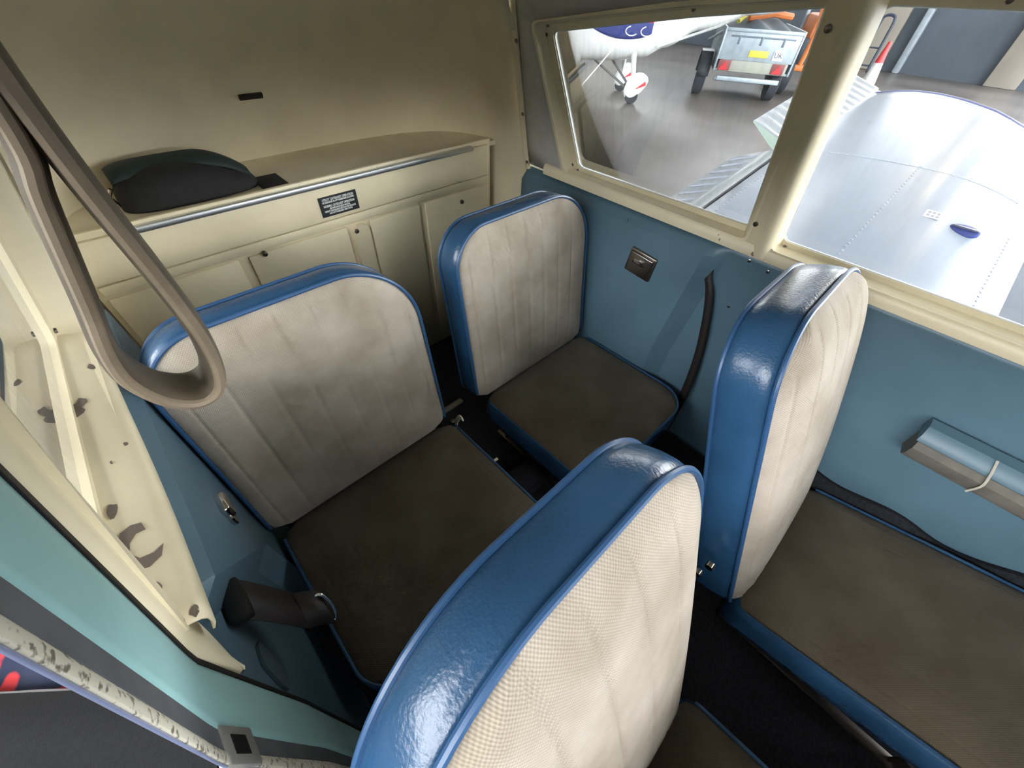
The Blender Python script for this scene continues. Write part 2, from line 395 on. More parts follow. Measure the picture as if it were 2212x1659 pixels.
# cream edge strip along the arch
ar = [(sg_x, Y1 + 0.004, z) for sg_x, z in [(xin(z) + 0.001, z) for z in [0.10 + i * 0.05 for i in range(23)]]]
for sg in (1, -1):
    pts = []
    for i in range(27):
        z = 0.10 + 1.14 * i / 26; pts.append((sg * (xin(z) - 0.004 + (0.004 if z < .68 else 0)), Y1 + 0.006, z))
    MB().tube(pts, 0.011, 8, flat=0.5, up=(0, 1, 0)).build('trim_1' if sg > 0 else 'trim_2', CREAM, kind='structure')
for z in (0.70, 0.83, 0.99):
    p = (xin(z) - 0.010, Y1 - 0.004, z)
    o = MB().cyl(p, (-1, 0, -K), 0.0045, 0.003, 10, bev=0.001).build('screw', STEEL, bpy.data.objects['trim_1'])

# rounded cream pillar between the two port windows
rg = []
for i in range(25):
    z = lerp(0.690, 1.15, i / 24); yc = lerp(0.374, 0.398, (z - 0.69) / 0.46)
    pf = [(0.030, 0.044), (0.004, 0.034), (-0.003, 0.030), (-0.004, 0.006), (-0.012, -0.002), (-0.018, -0.012), (-0.016, -0.022), (-0.006, -0.030), (0.006, -0.033), (0.03, -0.038)]
    xi = 0.565 - K * (z - 0.70)
    rg.append([(xi + a, yc + c, z) for a, c in pf])
pl_ = MB().quad_ring(rg, False).build('trim_6', CREAM, kind='structure', angle=1.2)
for z in (0.755, 1.07): MB().cyl((0.565 - K * (z - 0.70) - 0.003, lerp(0.374, 0.398, (z - 0.69) / 0.46) + 0.018, z), (-1, 0, -K), 0.0055, 0.003, 12, bev=0.001).build('screw', STEEL, pl_)
# sill rails
def rail(sg, ya, yb, name, m_):
    prof = [(0.600, 0.722), (0.596, 0.714), (0.582, 0.710), (0.574, 0.712), (0.566, 0.713), (0.559, 0.709), (0.555, 0.702), (0.5545, 0.692), (0.556, 0.684), (0.566, 0.680), (0.60, 0.680)]
    ny = 40; b_ = MB(); b_.quad_ring([[(sg * x, lerp(ya, yb, i / ny), z) for x, z in prof] for i in range(ny + 1)], False)
    return b_.build(name, m_, kind='structure', angle=0.9)
t3 = rail(1, -0.70, 1.03, 'trim_3', CREAM_WORN)
for y in (0.86, 0.74, 0.60, 0.47, 0.28, 0.10, -0.08):
    o = MB().cyl((0.580, y, 0.709), (-0.2, 0, 1), 0.0035, 0.003, 10, bev=0.001).build('screw', STEEL, t3)

# blue side panels, with the bulge aft of the belt slot
def side_panel(sg, name, m_, c0, c1, yfront):
    # c0,c1: crease (y at z=.665, y at z=.40)
    def fn(s, t):
        z = lerp(0.03, 0.682, t)
        yc = c0 + (c1 - c0) * min(1.3, (0.665 - z) / 0.265)
        ys_ = [yfront, -0.35, -0.1, 0.1, 0.25, yc - 0.075, yc - 0.045, yc - 0.006, yc + 0.002, yc + 0.03, max(0.74, yc + 0.05), 0.82, 0.95, Y1 + 0.006]
        q = s * (len(ys_) - 1); i = min(int(q), len(ys_) - 2); y = lerp(ys_[i], ys_[i + 1], q - i)
        bul = max(0.0, min(1.0, (y - (yc - 0.045)) / 0.045)) * 0.030 * smooth01((0.680 - z) / 0.03)
        x = 0.577 - bul - 0.10 * max(0, 0.30 - z) ** 1.5
        return (sg * x, y, z)
    return MB().grid(fn, 104, 40).build(name, m_, kind='structure', thick=0.004, off=0, angle=0.5)
wp = side_panel(1, 'wall_port', BLUEPANEL, 0.47, 0.50, -0.75)
ws = side_panel(-1, 'wall_starboard', BLUEPANEL2, 0.465, 0.640, 0.33)
# outer skins under the sills
for sg, ya, xa, zt in ((1, -0.8, 0.625, 0.70), (-1, 0.314, 0.582, 0.655)):
    MB().box((min(sg * xa, sg * (xa + 0.005)), ya, -0.25), (max(sg * xa, sg * (xa + 0.005)), 1.8, zt)).build('fuselage_side_skin', OFFWHITE, kind='structure', smooth=False)
def kick(s, t):
    y = lerp(-0.62, 0.02, s); zt = 0.235 + 0.012 * math.sin(23 * y) + 0.06 * smooth01((-0.25 - y) / 0.2)
    P4 = [(0.573, zt), (0.560, zt + 0.004), (0.548, zt - 0.010), (0.544, 0.04)]; q = t * 3; i = min(2, int(q))
    return (lerp(P4[i][0], P4[i + 1][0], q - i), y, lerp(P4[i][1], P4[i + 1][1], q - i))
MB().grid(kick, 30, 6).build('carpet_edge', CARPET, wp, thick=0.003)
# panel seam and screws on the port panel
MB().tube([(0.5495, 0.700, 0.66), (0.5495, 0.698, 0.60), (0.5495, 0.702, 0.525)], 0.0012, 6).build('panel_seam', mat('seam_dark', srgb(44, 62, 74), 0.6), wp)
for (y, z, x) in ((0.707, 0.524, 0.549), (0.37, 0.541, 0.576), (0.33, 0.659, 0.576), (0.377, 0.666, 0.576), (0.20, 0.52, 0.576)):
    MB().cyl((x, y, z), (-1, 0, 0), 0.0042, 0.003, 10, bev=0.001).build('screw', CHROME, wp)

# aft bulkhead with shelf
YB = 1.249
bh = empty('wall_bulkhead', (0, YB, 0.03), kind='structure')
def bput(bm_, nm, m_, **k):
    return bm_.build(nm, m_, bh, **k)
bput(MB().box((-0.562, YB + 0.006, 0.03), (0.535, YB + 0.02, 0.735), 0.003), 'bulkhead_sheet', CREAM)
bput(MB().box((-0.552, YB - 0.004, 0.632), (0.520, YB + 0.008, 0.722), 0.004), 'upper_band', CREAM)
bput(MB().box((-0.552, YB - 0.001, 0.606), (0.520, YB + 0.008, 0.629), 0.003), 'lower_band', CREAM)
for i, (x0, x1) in enumerate([(-0.552, -0.290), (-0.268, -0.004), (0.064, 0.238), (0.258, 0.520)]):
    bput(MB().box((x0, YB - 0.001, 0.04), (x1, YB + 0.008, 0.600), 0.005), 'panel', CREAM)
# round-topped access strip
pl = [(0.008, 0.05), (0.008, 0.57)] + [(0.033 + 0.025 * math.cos(a), 0.572 + 0.027 * math.sin(a)) for a in [PI - i * PI / 8 for i in range(9)]] + [(0.058, 0.57), (0.058, 0.05)]
b = MB(); b.prism([(x, YB - 0.005, z) for x, z in pl], (0, 0.012, 0)); bput(b, 'access_strip', CREAM, smooth=False)
for (x, z) in ((-0.230, 0.598), (0.018, 0.583), (-0.30, 0.45), (0.40, 0.57)):
    bput(MB().cyl((x, YB + 0.002, z), (0, -1, 0), 0.0065, 0.010, 12, bev=0.002), 'stud', STEEL)
# shelf board
b = MB(); sh = []
for i in range(41):
    a = lerp(-PI / 2, PI / 2, i / 40); sn, cs = math.sin(a), math.cos(a); n = 3.6
    x = 0.565 * math.copysign(abs(sn) ** (2 / n), sn); y = 1.105 + 0.425 * cs ** (2 / n)
    sh.append((x, y))
sh = [p for p in sh if p[1] > YB + 0.004]
poly = [(x, y, 0.712) for x, y in sh]
b.prism(poly, (0, 0, 0.013)); SH = b.build('rear_shelf', mat('shelf_cream', srgb(226, 216, 188), 0.55, noise=0.06, nscale=10), smooth=False, kind='structure', label='cream hat shelf behind the bulkhead')
# bright metal edge on the shelf
b = MB(); ln = [(-0.470, YB - 0.004, 0.727), (0.452, YB - 0.004, 0.727)]
b.box((-0.472, YB - 0.010, 0.722), (0.452, YB + 0.012, 0.728), 0.002); b.box((-0.472, YB - 0.011, 0.716), (0.452, YB - 0.007, 0.727), 0.0015)
tag(b.build('shelf_edge_strip', ALU), 'bright polished aluminium strip along the edge of the rear shelf', 'trim strip')

# coat-hook slot in the dome
ds = Vector((-0.068, 1.470, 0.873))
b = MB(); b.box((-0.028, -0.004, -0.006), (0.028, 0.003, 0.006), 0.0015)
so = b.build('coat_hook_slot', SLOTBLK); so.location = ds; so.rotation_euler = (0.5, 0.0, 0.0)
tag(so, 'small black slot plate in the cream dome lining', 'slot')
# ================================================================= SEATS
def arc_outline(W, H, rl, rr, rb, n=18, crown=0.0):
    """closed outline (u,v) counter-clockwise from the bottom left"""
    P = []
    def arc(cx, cy, r_, a0, a1):
        for k in range(n + 1):
            a = lerp(a0, a1, k / n); P.append(Vector((cx + r_ * math.cos(a), cy + r_ * math.sin(a))))
    arc(-W / 2 + rb, rb, rb, -PI, -PI / 2); 
    for k in range(1, 8): P.append(Vector((lerp(-W / 2 + rb, W / 2 - rb, k / 8), 0)))
    arc(W / 2 - rb, rb, rb, -PI / 2, 0)
    for k in range(1, 10): P.append(Vector((W / 2, lerp(rb, H - rr, k / 10))))
    arc(W / 2 - rr, H - rr, rr, 0, PI / 2)
    for k in range(1, 8): P.append(Vector((lerp(W / 2 - rr, -W / 2 + rl, k / 8), H)))
    arc(-W / 2 + rl, H - rl, rl, PI / 2, PI)
    for k in range(1, 10): P.append(Vector((-W / 2, lerp(H - rl, rb, k / 10))))
    for p in P:
        if crown and p.y > H * 0.6: p.y += crown * (1 - (2 * p.x / W) ** 2) * smooth01((p.y - H * 0.6) / (H * 0.4))
    return P
def pad(parent, nm, pn, W, H, rl, rr, rb, T, D, seams, frame, cover, cloth, bend=None, back_pipe=True, crown=0.0, seam_v=(0.0, 1.0), belly=0.006, sd=0.0024, pipe=None, pr=0.0039, bl=0.006):
    pipe = pipe or PIPE
    """upholstered pad: cover (boxing and rear), cloth panel with stitched channels, piping"""
    bend = bend or (lambda u_, v_: 0.0)
    P = arc_outline(W, H, rl, rr, rb, crown=crown); m = len(P)
    nor = []
    for i in range(m):
        t = P[(i + 1) % m] - P[i - 1]; nor.append(Vector((t.y, -t.x)).normalized())
    F = lambda p, w_: frame(p.x, p.y, w_ + bend(p.x, p.y))
    rings = []
    for off, w_ in ((-0.010, 0.002), (-0.003, -0.002), (0.003, -0.010), (belly * 0.8, -T * 0.25), (belly, -T * 0.5), (belly * 0.8, -T * 0.75), (0.003, -T + 0.006), (-0.006, -T), (-0.05, -T - 0.006), (-0.12, -T - 0.010)):
        rings.append([F(P[i] + nor[i] * off, w_) for i in range(m)])
    b_ = MB(); b_.quad_ring(rings, True, False, True)
    cov = b_.build(nm, cover, parent, local=True, angle=0.0)
    Hc = H
    def edge(v, side):
        r_ = rl if side < 0 else rr; d = 0
        if v > H - r_: d = r_ - math.sqrt(max(0, r_ * r_ - (v - (H - r_)) ** 2))
        if v < rb: d = rb - math.sqrt(max(0, rb * rb - (rb - v) ** 2))
        return side * (W / 2 - d)
    def fn(s, t, uvonly=False):
        v = H * (1 - (1 - t) ** 1.7); uL, uR = edge(v, -1) + 0.002, edge(v, 1) - 0.002
        q = s - math.sin(2 * PI * s) / (2 * PI) * 0.5
        u_ = lerp(uL, uR, q)
        if uvonly: return (u_, v)
        e = max(0, min(u_ - uL, uR - u_, (H - v) * 1.0, v))
        w_ = D * (1 - math.exp(-e / 0.028)) + bl * (1 - (2 * u_ / W) ** 2) * math.sin(PI * min(1, max(0, v / H)))
        for su in seams:
            if seam_v[0] <= v / H <= seam_v[1]: w_ -= sd * math.exp(-((u_ - su) / 0.0028) ** 2) * smooth01(e / 0.03)
        vv = v + (crown * (1 - (2 * u_ / W) ** 2) * smooth01((v - H * 0.6) / (H * 0.4)) if crown else 0)
        return frame(u_, vv, w_ + bend(u_, vv))
    b_ = MB(); b_.grid(fn, 150, 44, uv=lambda s, t: fn(s, t, True))
    b_.build(pn, cloth, cov, local=True, angle=0.0)
    b_ = MB(); ix = [i for i in range(m) if P[i].y > rb * 0.7]; k0 = next(j for j in range(len(ix)) if P[ix[j]].x > 0); ix = ix[k0:] + ix[:k0]
    b_.tube([F(P[i] + nor[i] * 0.001, 0.0025) for i in ix], pr, 8); b_.build('piping', pipe, cov, local=True)
    if back_pipe:
        b_ = MB(); b_.tube([F(P[i] + nor[i] * 0.002, -T + 0.001) for i in range(m)], 0.004, 8, closed=True); b_.build('piping', PIPE, cov, local=True)
    return cov
def seat(name, loc, label, back, cush, legs_z):
    root = empty(name, loc, label=label, cat='seat')
    W, H, rl, rr, T, ang, y0, z0, D, ns, bend = back
    ca, sa = math.cos(ang), math.sin(ang)
    fb = lambda u_, v, w_: (u_, y0 + v * sa - w_ * ca, z0 + v * ca + w_ * sa)
    seams = [lerp(-W / 2, W / 2, (k + 0.5) / ns) for k in range(ns)] if ns else []
    pad(root, 'backrest', 'backrest_panel', W, H, rl, rr, 0.035, T, D, seams, fb, VINYL, CLOTH, bend=bend, bl=0.006 if D < 0.025 else 0.014)
    W2, H2, r2_, T2, ang2, yb, zb, dx = cush
    c2, s2 = math.cos(ang2), math.sin(ang2)
    fc = lambda u_, v, w_: (u_ + dx, yb - v * c2 + w_ * s2 * 0 - 0, zb + v * s2 + w_ * c2)
    seams2 = [lerp(-W2 / 2, W2 / 2, (k + 0.5) / 7) for k in range(7)]
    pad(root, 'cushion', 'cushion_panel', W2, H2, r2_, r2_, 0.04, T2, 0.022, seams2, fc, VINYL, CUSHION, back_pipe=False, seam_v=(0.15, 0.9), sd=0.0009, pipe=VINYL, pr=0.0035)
    # base frame: two runners and four legs
    zt = zb - T2 - 0.012
    for sx in (-1, 1):
        x = dx + sx * (W2 / 2 - 0.05)
        MB().box((x - 0.012, yb - H2 * c2 + 0.03, -0.0), (x + 0.012, yb - 0.02, 0.014), 0.003).build('runner', STEEL, root, local=True)
        for yy in (yb - H2 * c2 + 0.07, yb - 0.06):
            MB().tube([(x, yy, 0.012), (x, yy, max(zt, 0.05))], 0.009, 8).build('leg', STEEL, root, local=True)
    return root
def hinge(root, x, y, z):
    MB().cyl((x, y, z), (1 if x > 0 else -1, 0, 0), 0.008, 0.012, 12, bev=0.002).build('hinge_bolt', CHROME, root, local=True)

FZ = 0.03
RB = (0.468, 0.488, 0.095, 0.150, 0.070, math.atan(0.145), 0.0, 0.205, 0.020, 8, None)
S = seat('rear_seat', (-0.302, 0.757, FZ), 'beige and blue rear seat beside the hand strap, left in view', RB, (0.475, 0.425, 0.075, 0.085, 0.02, 0.006, 0.196, 0.012), 0)
P = seat('rear_seat', (0.285, 0.757, FZ), 'beige and blue rear seat under the rear window with dark cushion', RB, (0.455, 0.425, 0.085, 0.085, 0.02, 0.006, 0.196, 0.018), 0)
def fbend(u_, v): return -0.020 * smooth01((v - 0.50) / 0.16) * 0.5
FBs = (0.430, 0.655, 0.200, 0.105, 0.066, math.atan(0.34), 0.0, 0.15, 0.027, 7, None)
FBp = (0.430, 0.655, 0.105, 0.190, 0.076, math.atan(0.34), 0.0, 0.15, 0.030, 7, None)
FC = (0.425, 0.47, 0.06, 0.09, 0.20, 0.0, 0.165, 0.0)
FS = seat('front_seat', (-0.316, -0.018, FZ), 'nearest blue and beige front seat, beside the open door', FBs, FC, 0)
FP = seat('front_seat', (0.322, -0.018, FZ), 'blue and beige front seat against the port wall by the armrest', FBp, FC, 0)
for o in (S, P): o['group'] = 'rear passenger seats'
for o in (FS, FP): o['group'] = 'front seats'
hinge(FP, -0.250, 0.085, 0.30); hinge(FP, -0.250, 0.090, 0.25); hinge(FS, 0.250, 0.085, 0.30)
# recline lever and bracket on the inboard hinge of the rear seat
lev = [(0.000, 0.000), (0.012, 0.006), (0.017, 0.020), (0.030, 0.044), (0.036, 0.056), (0.043, 0.061), (0.050, 0.060), (0.054, 0.052), (0.047, 0.052), (0.041, 0.047), (0.030, 0.022), (0.022, -0.014), (0.016, -0.020), (0.010, -0.012)]
b = MB(); b.prism([(0.266, 0.030 - (p[0]) * 1.25, 0.150 + p[1] * 1.3) for p in lev], (0.004, 0, 0)); b.build('recline_lever', mat('ivory_lever', srgb(236, 230, 204), 0.4), S, local=True, smooth=False, label='ivory recline lever')
MB().cyl((0.258, 0.012, 0.170), (1, 0, 0), 0.007, 0.013, 12).build('lever_bolt', STEEL, S, local=True)
MB().tube([(0.252, -0.01, 0.20), (0.252, -0.012, 0.14)], 0.004, 8).build('hinge_pin', CHROME, S, local=True)
MB().box((0.27, -0.150, 0.118), (0.30, -0.142, 0.122), 0.001).build('belt_anchor', mat('ivory_lever', (1, 1, 1, 1)), S, local=True)
b = MB(); b.tube(catmull([(0.262, -0.215, 0.125), (0.272, -0.228, 0.118), (0.266, -0.235, 0.108), (0.276, -0.245, 0.100)], 4), 0.005, 8, flat=0.5); b.build('anchor_hook', GALV, S, local=True)

# ================================================================= CABIN FITTINGS
# placard
pr = empty('placard', (0.0, YB - 0.0045, 0.668), label='small black placard with white lettering on the bulkhead band', cat='placard')
# plate corners measured on the band
px0, px1, pz0, pz1 = -0.062, 0.043, 0.643, 0.693
MB().box((px0, YB - 0.0062, pz0), (px1, YB - 0.0040, pz1), 0.0005).build('plate', PLACARD, pr, smooth=False)
def text(txt, size, m_, parent, loc, rot, name='lettering', ext=0.0002, sx=1.0, align='CENTER', bold=0.0):
    cu = bpy.data.curves.new(name, 'FONT'); cu.body = txt; cu.resolution_u = 2; cu.offset = bold; cu.size = size; cu.extrude = ext; cu.align_x = align; cu.align_y = 'CENTER'
    o = bpy.data.objects.new(name, cu); COL.objects.link(o)
    dg = bpy.context.evaluated_depsgraph_get(); me = bpy.data.meshes.new_from_object(o.evaluated_get(dg))
    bpy.data.objects.remove(o); bpy.data.curves.remove(cu)
    me.materials.append(m_); o = bpy.data.objects.new(name, me); COL.objects.link(o)
    o.rotation_euler = rot; o.scale = (sx, 1, 1); o.parent = parent; o.location = Vector(loc) - (wloc(parent) if parent else Vector((0, 0, 0)))
    return o
rowz = [(0.6850, 'UTILITY CATEGORY OPERATION', 0.0080, 0.086), (0.6785, 'NO BAGGAGE OR AFT PASSENGERS ALLOWED', 0.0062, 0.088), (0.6690, 'NORMAL CATEGORY OPERATION', 0.0080, 0.086), (0.6622, 'SEE AIRPLANE FLIGHT MANUAL', 0.0060, 0.058), (0.6563, 'WEIGHT AND BALANCE SECTION FOR BAGGAGE', 0.0060, 0.088), (0.6504, 'AND AFT PASSENGER LIMITATIONS', 0.0060, 0.066)]
for z, t, s_, w_ in rowz:
    o = text(t, s_, WHITEINK, pr, ((px0 + px1) / 2, YB - 0.0064, z), (PI / 2, 0, 0), bold=0.00022); xs = [v.co.x for v in o.data.vertices]; o.scale.x = w_ / (max(xs) - min(xs))

# bag on the shelf
bagr = empty('bag', (-0.30, 1.36, 0.725), label='black and dark green soft bag lying on the rear shelf', cat='bag')
def bagfn(s, t):
    # superellipsoid-like soft box, open bottom
    th = lerp(-PI, PI, s); ph = lerp(0.0, PI / 2, t)
    cp = max(1e-6, math.cos(ph)) ** 0.55; sp = math.sin(ph) ** 0.75
    q = lambda v: math.copysign(abs(v) ** 0.6, v)
    x = -0.295 + 0.140 * cp * q(math.cos(th)); y = 1.370 + 0.072 * cp * q(math.sin(th)); 
    z = 0.726 + (0.068 + 0.010 * math.sin(9 * x)) * sp + 0.006 * math.sin(30 * x + 8 * y) * sp
    z -= 0.03 * sp * smooth01((x + 0.26) / 0.14)
    return (x, y, z)
bb = MB().grid(bagfn, 56, 20).build('body', BLACK, bagr)
def flapfn(s, t):
    x = lerp(-0.425, -0.165, s); y = lerp(1.345, 1.437, t)
    hx = 0.726 + 0.0 + 0.078 - 0.032 * smooth01((x + 0.26) / 0.14) + 0.010 * math.sin(9 * x)
    z = hx - 0.018 * abs(2 * t - 1) ** 3 - 0.016 * abs(2 * s - 1) ** 5 + 0.004 * math.sin(22 * x + 14 * y)
    return (x, y, z)
MB().grid(flapfn, 30, 10).build('lid', GREENBLK, bagr, thick=0.004, label='dark green lid')
MB().box((-0.165, 1.285, 0.7255), (-0.105, 1.365, 0.7315), 0.002, mtx=None).build('side_flap', BLACK, bagr)
MB().tube([(-0.434, 1.345, 0.735), (-0.442, 1.335, 0.760), (-0.432, 1.332, 0.775)], 0.004, 8).build('zip_pull', CHROME, bagr)

# ashtrays
def ashtray(sg, loc, label):
    root = empty('ashtray', loc, label=label, cat='ashtray')
    MB().box((-0.006, -0.042, -0.036), (0.006, 0.042, 0.036), 0.004, 3).build('bezel', DULLCHROME, root, local=True)
    MB().box((-0.012 if sg > 0 else 0.004, -0.036, -0.030), (-0.004 if sg > 0 else 0.012, 0.036, 0.030), 0.004, 3).build('lid', DULLCHROME, root, local=True)
    x0, x1 = (-0.0165, -0.011) if sg > 0 else (0.011, 0.0165)
    MB().box((x0, -0.012, 0.004), (x1, 0.018, 0.016), 0.002).build('pull_tab', CHROME, root, local=True)
    MB().box((x0 + 0.0035 * sg, -0.016, 0.001), (x1 + 0.0002 * sg, 0.022, 0.005), 0.0005).build('tab_recess', SLOTBLK, root, local=True)
    return root
a1 = ashtray(1, (0.544, 0.623, 0.560), 'square chrome ashtray on the blue port wall below the window'); a1.rotation_euler = (0.10, 0, 0)
cr_ = empty('belt_catch', (-0.543, 0.668, 0.515), label='small chrome catch on the starboard wall beside the rear seat', cat='catch')
MB().box((-0.006, -0.020, -0.014), (0.012, 0.020, 0.014), 0.005, 3).build('body', CHROME, cr_, local=True)
MB().box((-0.002, -0.024, -0.030), (0.006, -0.004, -0.010), 0.002).build('tongue', CHROME, cr_, local=True)

# armrest on the port wall
ar_ = empty('armrest', (0.55, -0.25, 0.45), label='blue topped armrest with grey underside on the port wall', cat='armrest')
b = MB(); pr_ = [(0.576, 0.512), (0.560, 0.520), (0.535, 0.516), (0.520, 0.500), (0.517, 0.487), (0.576, 0.487)]
b.prism([(x, -0.085, z) for x, z in pr_], (0, -0.46, 0)); b.build('pad', BLUEPANEL, ar_, angle=0.6)
b = MB(); pr_ = [(0.576, 0.484), (0.520, 0.484), (0.512, 0.470), (0.516, 0.448), (0.530, 0.432), (0.576, 0.425)]
b.prism([(x, -0.090, z) for x, z in pr_], (0, -0.46, 0)); b.build('support', mat('dusty_grey_vinyl', srgb(104, 100, 92), 0.75, noise=0.2, nscale=20), ar_, angle=0.6)
b = MB(); b.tube(catmull([(0.530, -0.190, 0.519), (0.514, -0.198, 0.495), (0.508, -0.204, 0.470), (0.512, -0.200, 0.440)], 6), 0.0022, 6); b.build('pull_cord', mat('white_cord', srgb(190, 184, 172), 0.6), ar_)

# seat belts
def ribbon(pts, wv, m_, name, parent, th=0.0022, **k):
    P_ = catmull(pts, 6); wv = Vector(wv); b_ = MB()
    b_.quad_ring([[p - wv, p + wv] for p in P_], False); return b_.build(name, m_, parent, thick=th, off=0, **k)
br = empty('seat_belt', (-0.56, 0.45, 0.5), label='dark webbing lap belt from the starboard wall slot beside the rear cushion', cat='seat belt')
ribbon([(-0.568, 0.488, 0.566), (-0.553, 0.482, 0.555), (-0.540, 0.474, 0.525), (-0.530, 0.468, 0.495), (-0.520, 0.464, 0.46)], (0.002, 0.026, 0.010), BELT, 'webbing', br)
ribbon([(-0.522, 0.464, 0.468), (-0.506, 0.456, 0.462), (-0.494, 0.450, 0.45)], (0.002, 0.024, 0.012), BELT, 'folded_end', br)
MB().tube(catmull([(-0.500, 0.470, 0.464), (-0.492, 0.466, 0.462), (-0.488, 0.450, 0.450), (-0.491, 0.434, 0.440), (-0.499, 0.432, 0.438)], 5), 0.0026, 8).build('buckle', CHROME, br)
MB().box((-0.572, 0.455, 0.552), (-0.549, 0.512, 0.572), 0.004).build('slot', SLOTBLK, br)
pb = empty('seat_belt', (0.57, 0.44, 0.5), label='dark lap belt hanging from the slot in the port wall', cat='seat belt')
ribbon([(0.572, 0.455, 0.640), (0.566, 0.448, 0.600), (0.562, 0.425, 0.56), (0.562, 0.400, 0.48), (0.560, 0.375, 0.36), (0.552, 0.36, 0.22), (0.545, 0.36, 0.06)], (0.0, 0.012, 0.002), BELT, 'webbing', pb)

# hand strap: hanging teardrop loop of flat leather
hs = empty('hand_strap', (-0.455, 0.65, 1.12), label='worn taupe leather hand strap loop hanging at the window post', cat='strap')
lp = [(-0.440, 0.62, 1.135), (-0.449, 0.63, 1.03), (-0.463, 0.64, 0.985), (-0.487, 0.648, 0.90), (-0.503, 0.65, 0.845), (-0.506, 0.655, 0.805), (-0.494, 0.66, 0.766), (-0.472, 0.662, 0.745), (-0.450, 0.66, 0.750), (-0.437, 0.655, 0.778), (-0.430, 0.65, 0.83), (-0.431, 0.645, 0.90), (-0.435, 0.635, 0.98), (-0.436, 0.625, 1.05), (-0.434, 0.62, 1.135)]
LP = catmull(lp, 5)
b = MB(); rg = []
for i, p in enumerate(LP):
    t = (LP[min(i + 1, len(LP) - 1)] - LP[max(i - 1, 0)]).normalized(); n_ = Vector((0, 1, 0)); sd = t.cross(n_).normalized()
    hw = 0.031; hh = 0.0095
    rg.append([p + n_ * hw * math.copysign(abs(math.cos(a)) ** 0.6, math.cos(a)) + sd * hh * math.copysign(abs(math.sin(a)) ** 0.7, math.sin(a)) for a in [2 * PI * k / 14 for k in range(14)]])
b.quad_ring(rg, True, True, True); b.build('loop', STRAP, hs)
b = MB(); b.tube([p + Vector((0, -0.0300, 0)) for p in LP], 0.0058, 8); b.build('rolled_edge', STRAPEDGE, hs)
b = MB(); b.tube([p + Vector((0, 0.0300, 0)) for p in LP], 0.0050, 8); b.build('rolled_edge', STRAP, hs)
MB().box((-0.50, 0.595, 1.10), (-0.425, 0.665, 1.15), 0.01).build('mount', CREAM, hs)

# ================================================================= STARBOARD DOOR POST AND SILL
SILLP = [(0.552, 0.680), (0.547, 0.690), (0.546, 0.703), (0.549, 0.7085), (0.556, 0.7120), (0.575, 0.7180), (0.598, 0.7205), (0.603, 0.728)]
def sillshift(y): return 0.012 * smooth01((y - 0.5) / 0.5)
b = MB(); b.quad_ring([[(-x - sillshift(y), y, z) for x, z in SILLP] for y in [0.405 + i * (1.03 - 0.405) / 30 for i in range(31)]], False)
t4 = b.build('trim_4', CREAM, kind='structure', angle=0.9, thick=0.002)
CHIP = mat('bare_primer_chip', srgb(116, 104, 92), 0.6)
def sillz(x, y): return interp([(p[0] + sillshift(y), p[1]) for p in SILLP[2:]], -x)
def chip(pts, cx, cy, sc_, rot=0.0):
    b_ = MB(); c, s_ = math.cos(rot), math.sin(rot); vs = []
    for px_, py_ in pts:
        x, y = cx + sc_ * 0.6 * (px_ * c - py_ * s_), cy + sc_ * 1.25 * (px_ * s_ + py_ * c)
        vs.append(b_.v((x, y, sillz(x, y) + 0.0016)))
    b_.bm.faces.new(vs); b_.build('paint_chip', CHIP, t4, thick=0.0006, smooth=False)
blob = [(math.cos(a) * (1 + 0.25 * math.sin(3 * a + 1)), math.sin(a) * (1 + 0.2 * math.cos(2 * a))) for a in [2 * PI * k / 12 for k in range(12)]]
for cx, cy, r_ in ((-0.590, 0.748, 0.013), (-0.583, 0.762, 0.008), (-0.582, 0.565, 0.008), (-0.567, 0.455, 0.004), (-0.551, 0.414, 0.005), (-0.566, 0.84, 0.006), (-0.558, 0.66, 0.003), (-0.573, 0.635, 0.002)): chip(blob, cx, cy, r_, cx * 90)
horn = [(-1.0, -0.9), (-0.3, -1.25), (0.5, -1.0), (1.0, -0.3), (1.15, 0.5), (0.85, 1.0), (0.75, 0.35), (0.35, -0.35), (-0.2, -0.55), (-0.55, -0.2), (-0.6, 0.4), (-0.35, 0.9), (-0.75, 1.0), (-1.1, 0.5), (-1.3, -0.2)]
chip(horn, -0.571, 0.505, 0.0205, -1.05)
def xd(z): return 0.565 - 0.20 * (z - 0.70) if z > 0.70 else 0.565
# cream rounded post between door and rear window
b = MB(); rg = []
for i in range(41):
    z = lerp(0.612, 1.14, i / 40); xi = xd(z)
    fl_ = smooth01((z - 0.60) / 0.09)
    y0, y1 = 0.380, 0.384 + 0.044 * fl_
    pf = [(xi + 0.03, y0 - 0.001), (xi + 0.004, y0), (xi - 0.0015, y0 + 0.004), (xi - 0.004, y0 + 0.006 + 0.008 * fl_), (xi - 0.004, y0 + 0.005 + 0.02 * fl_), (xi - 0.003, y1 - 0.004), (xi + 0.003, y1), (xi + 0.035, y1 + 0.001)]
    rg.append([(-x, y, z) for x, y in pf])
b.quad_ring(rg, False, True, False); b.build('trim_5', CREAM, kind='structure', angle=0.9)
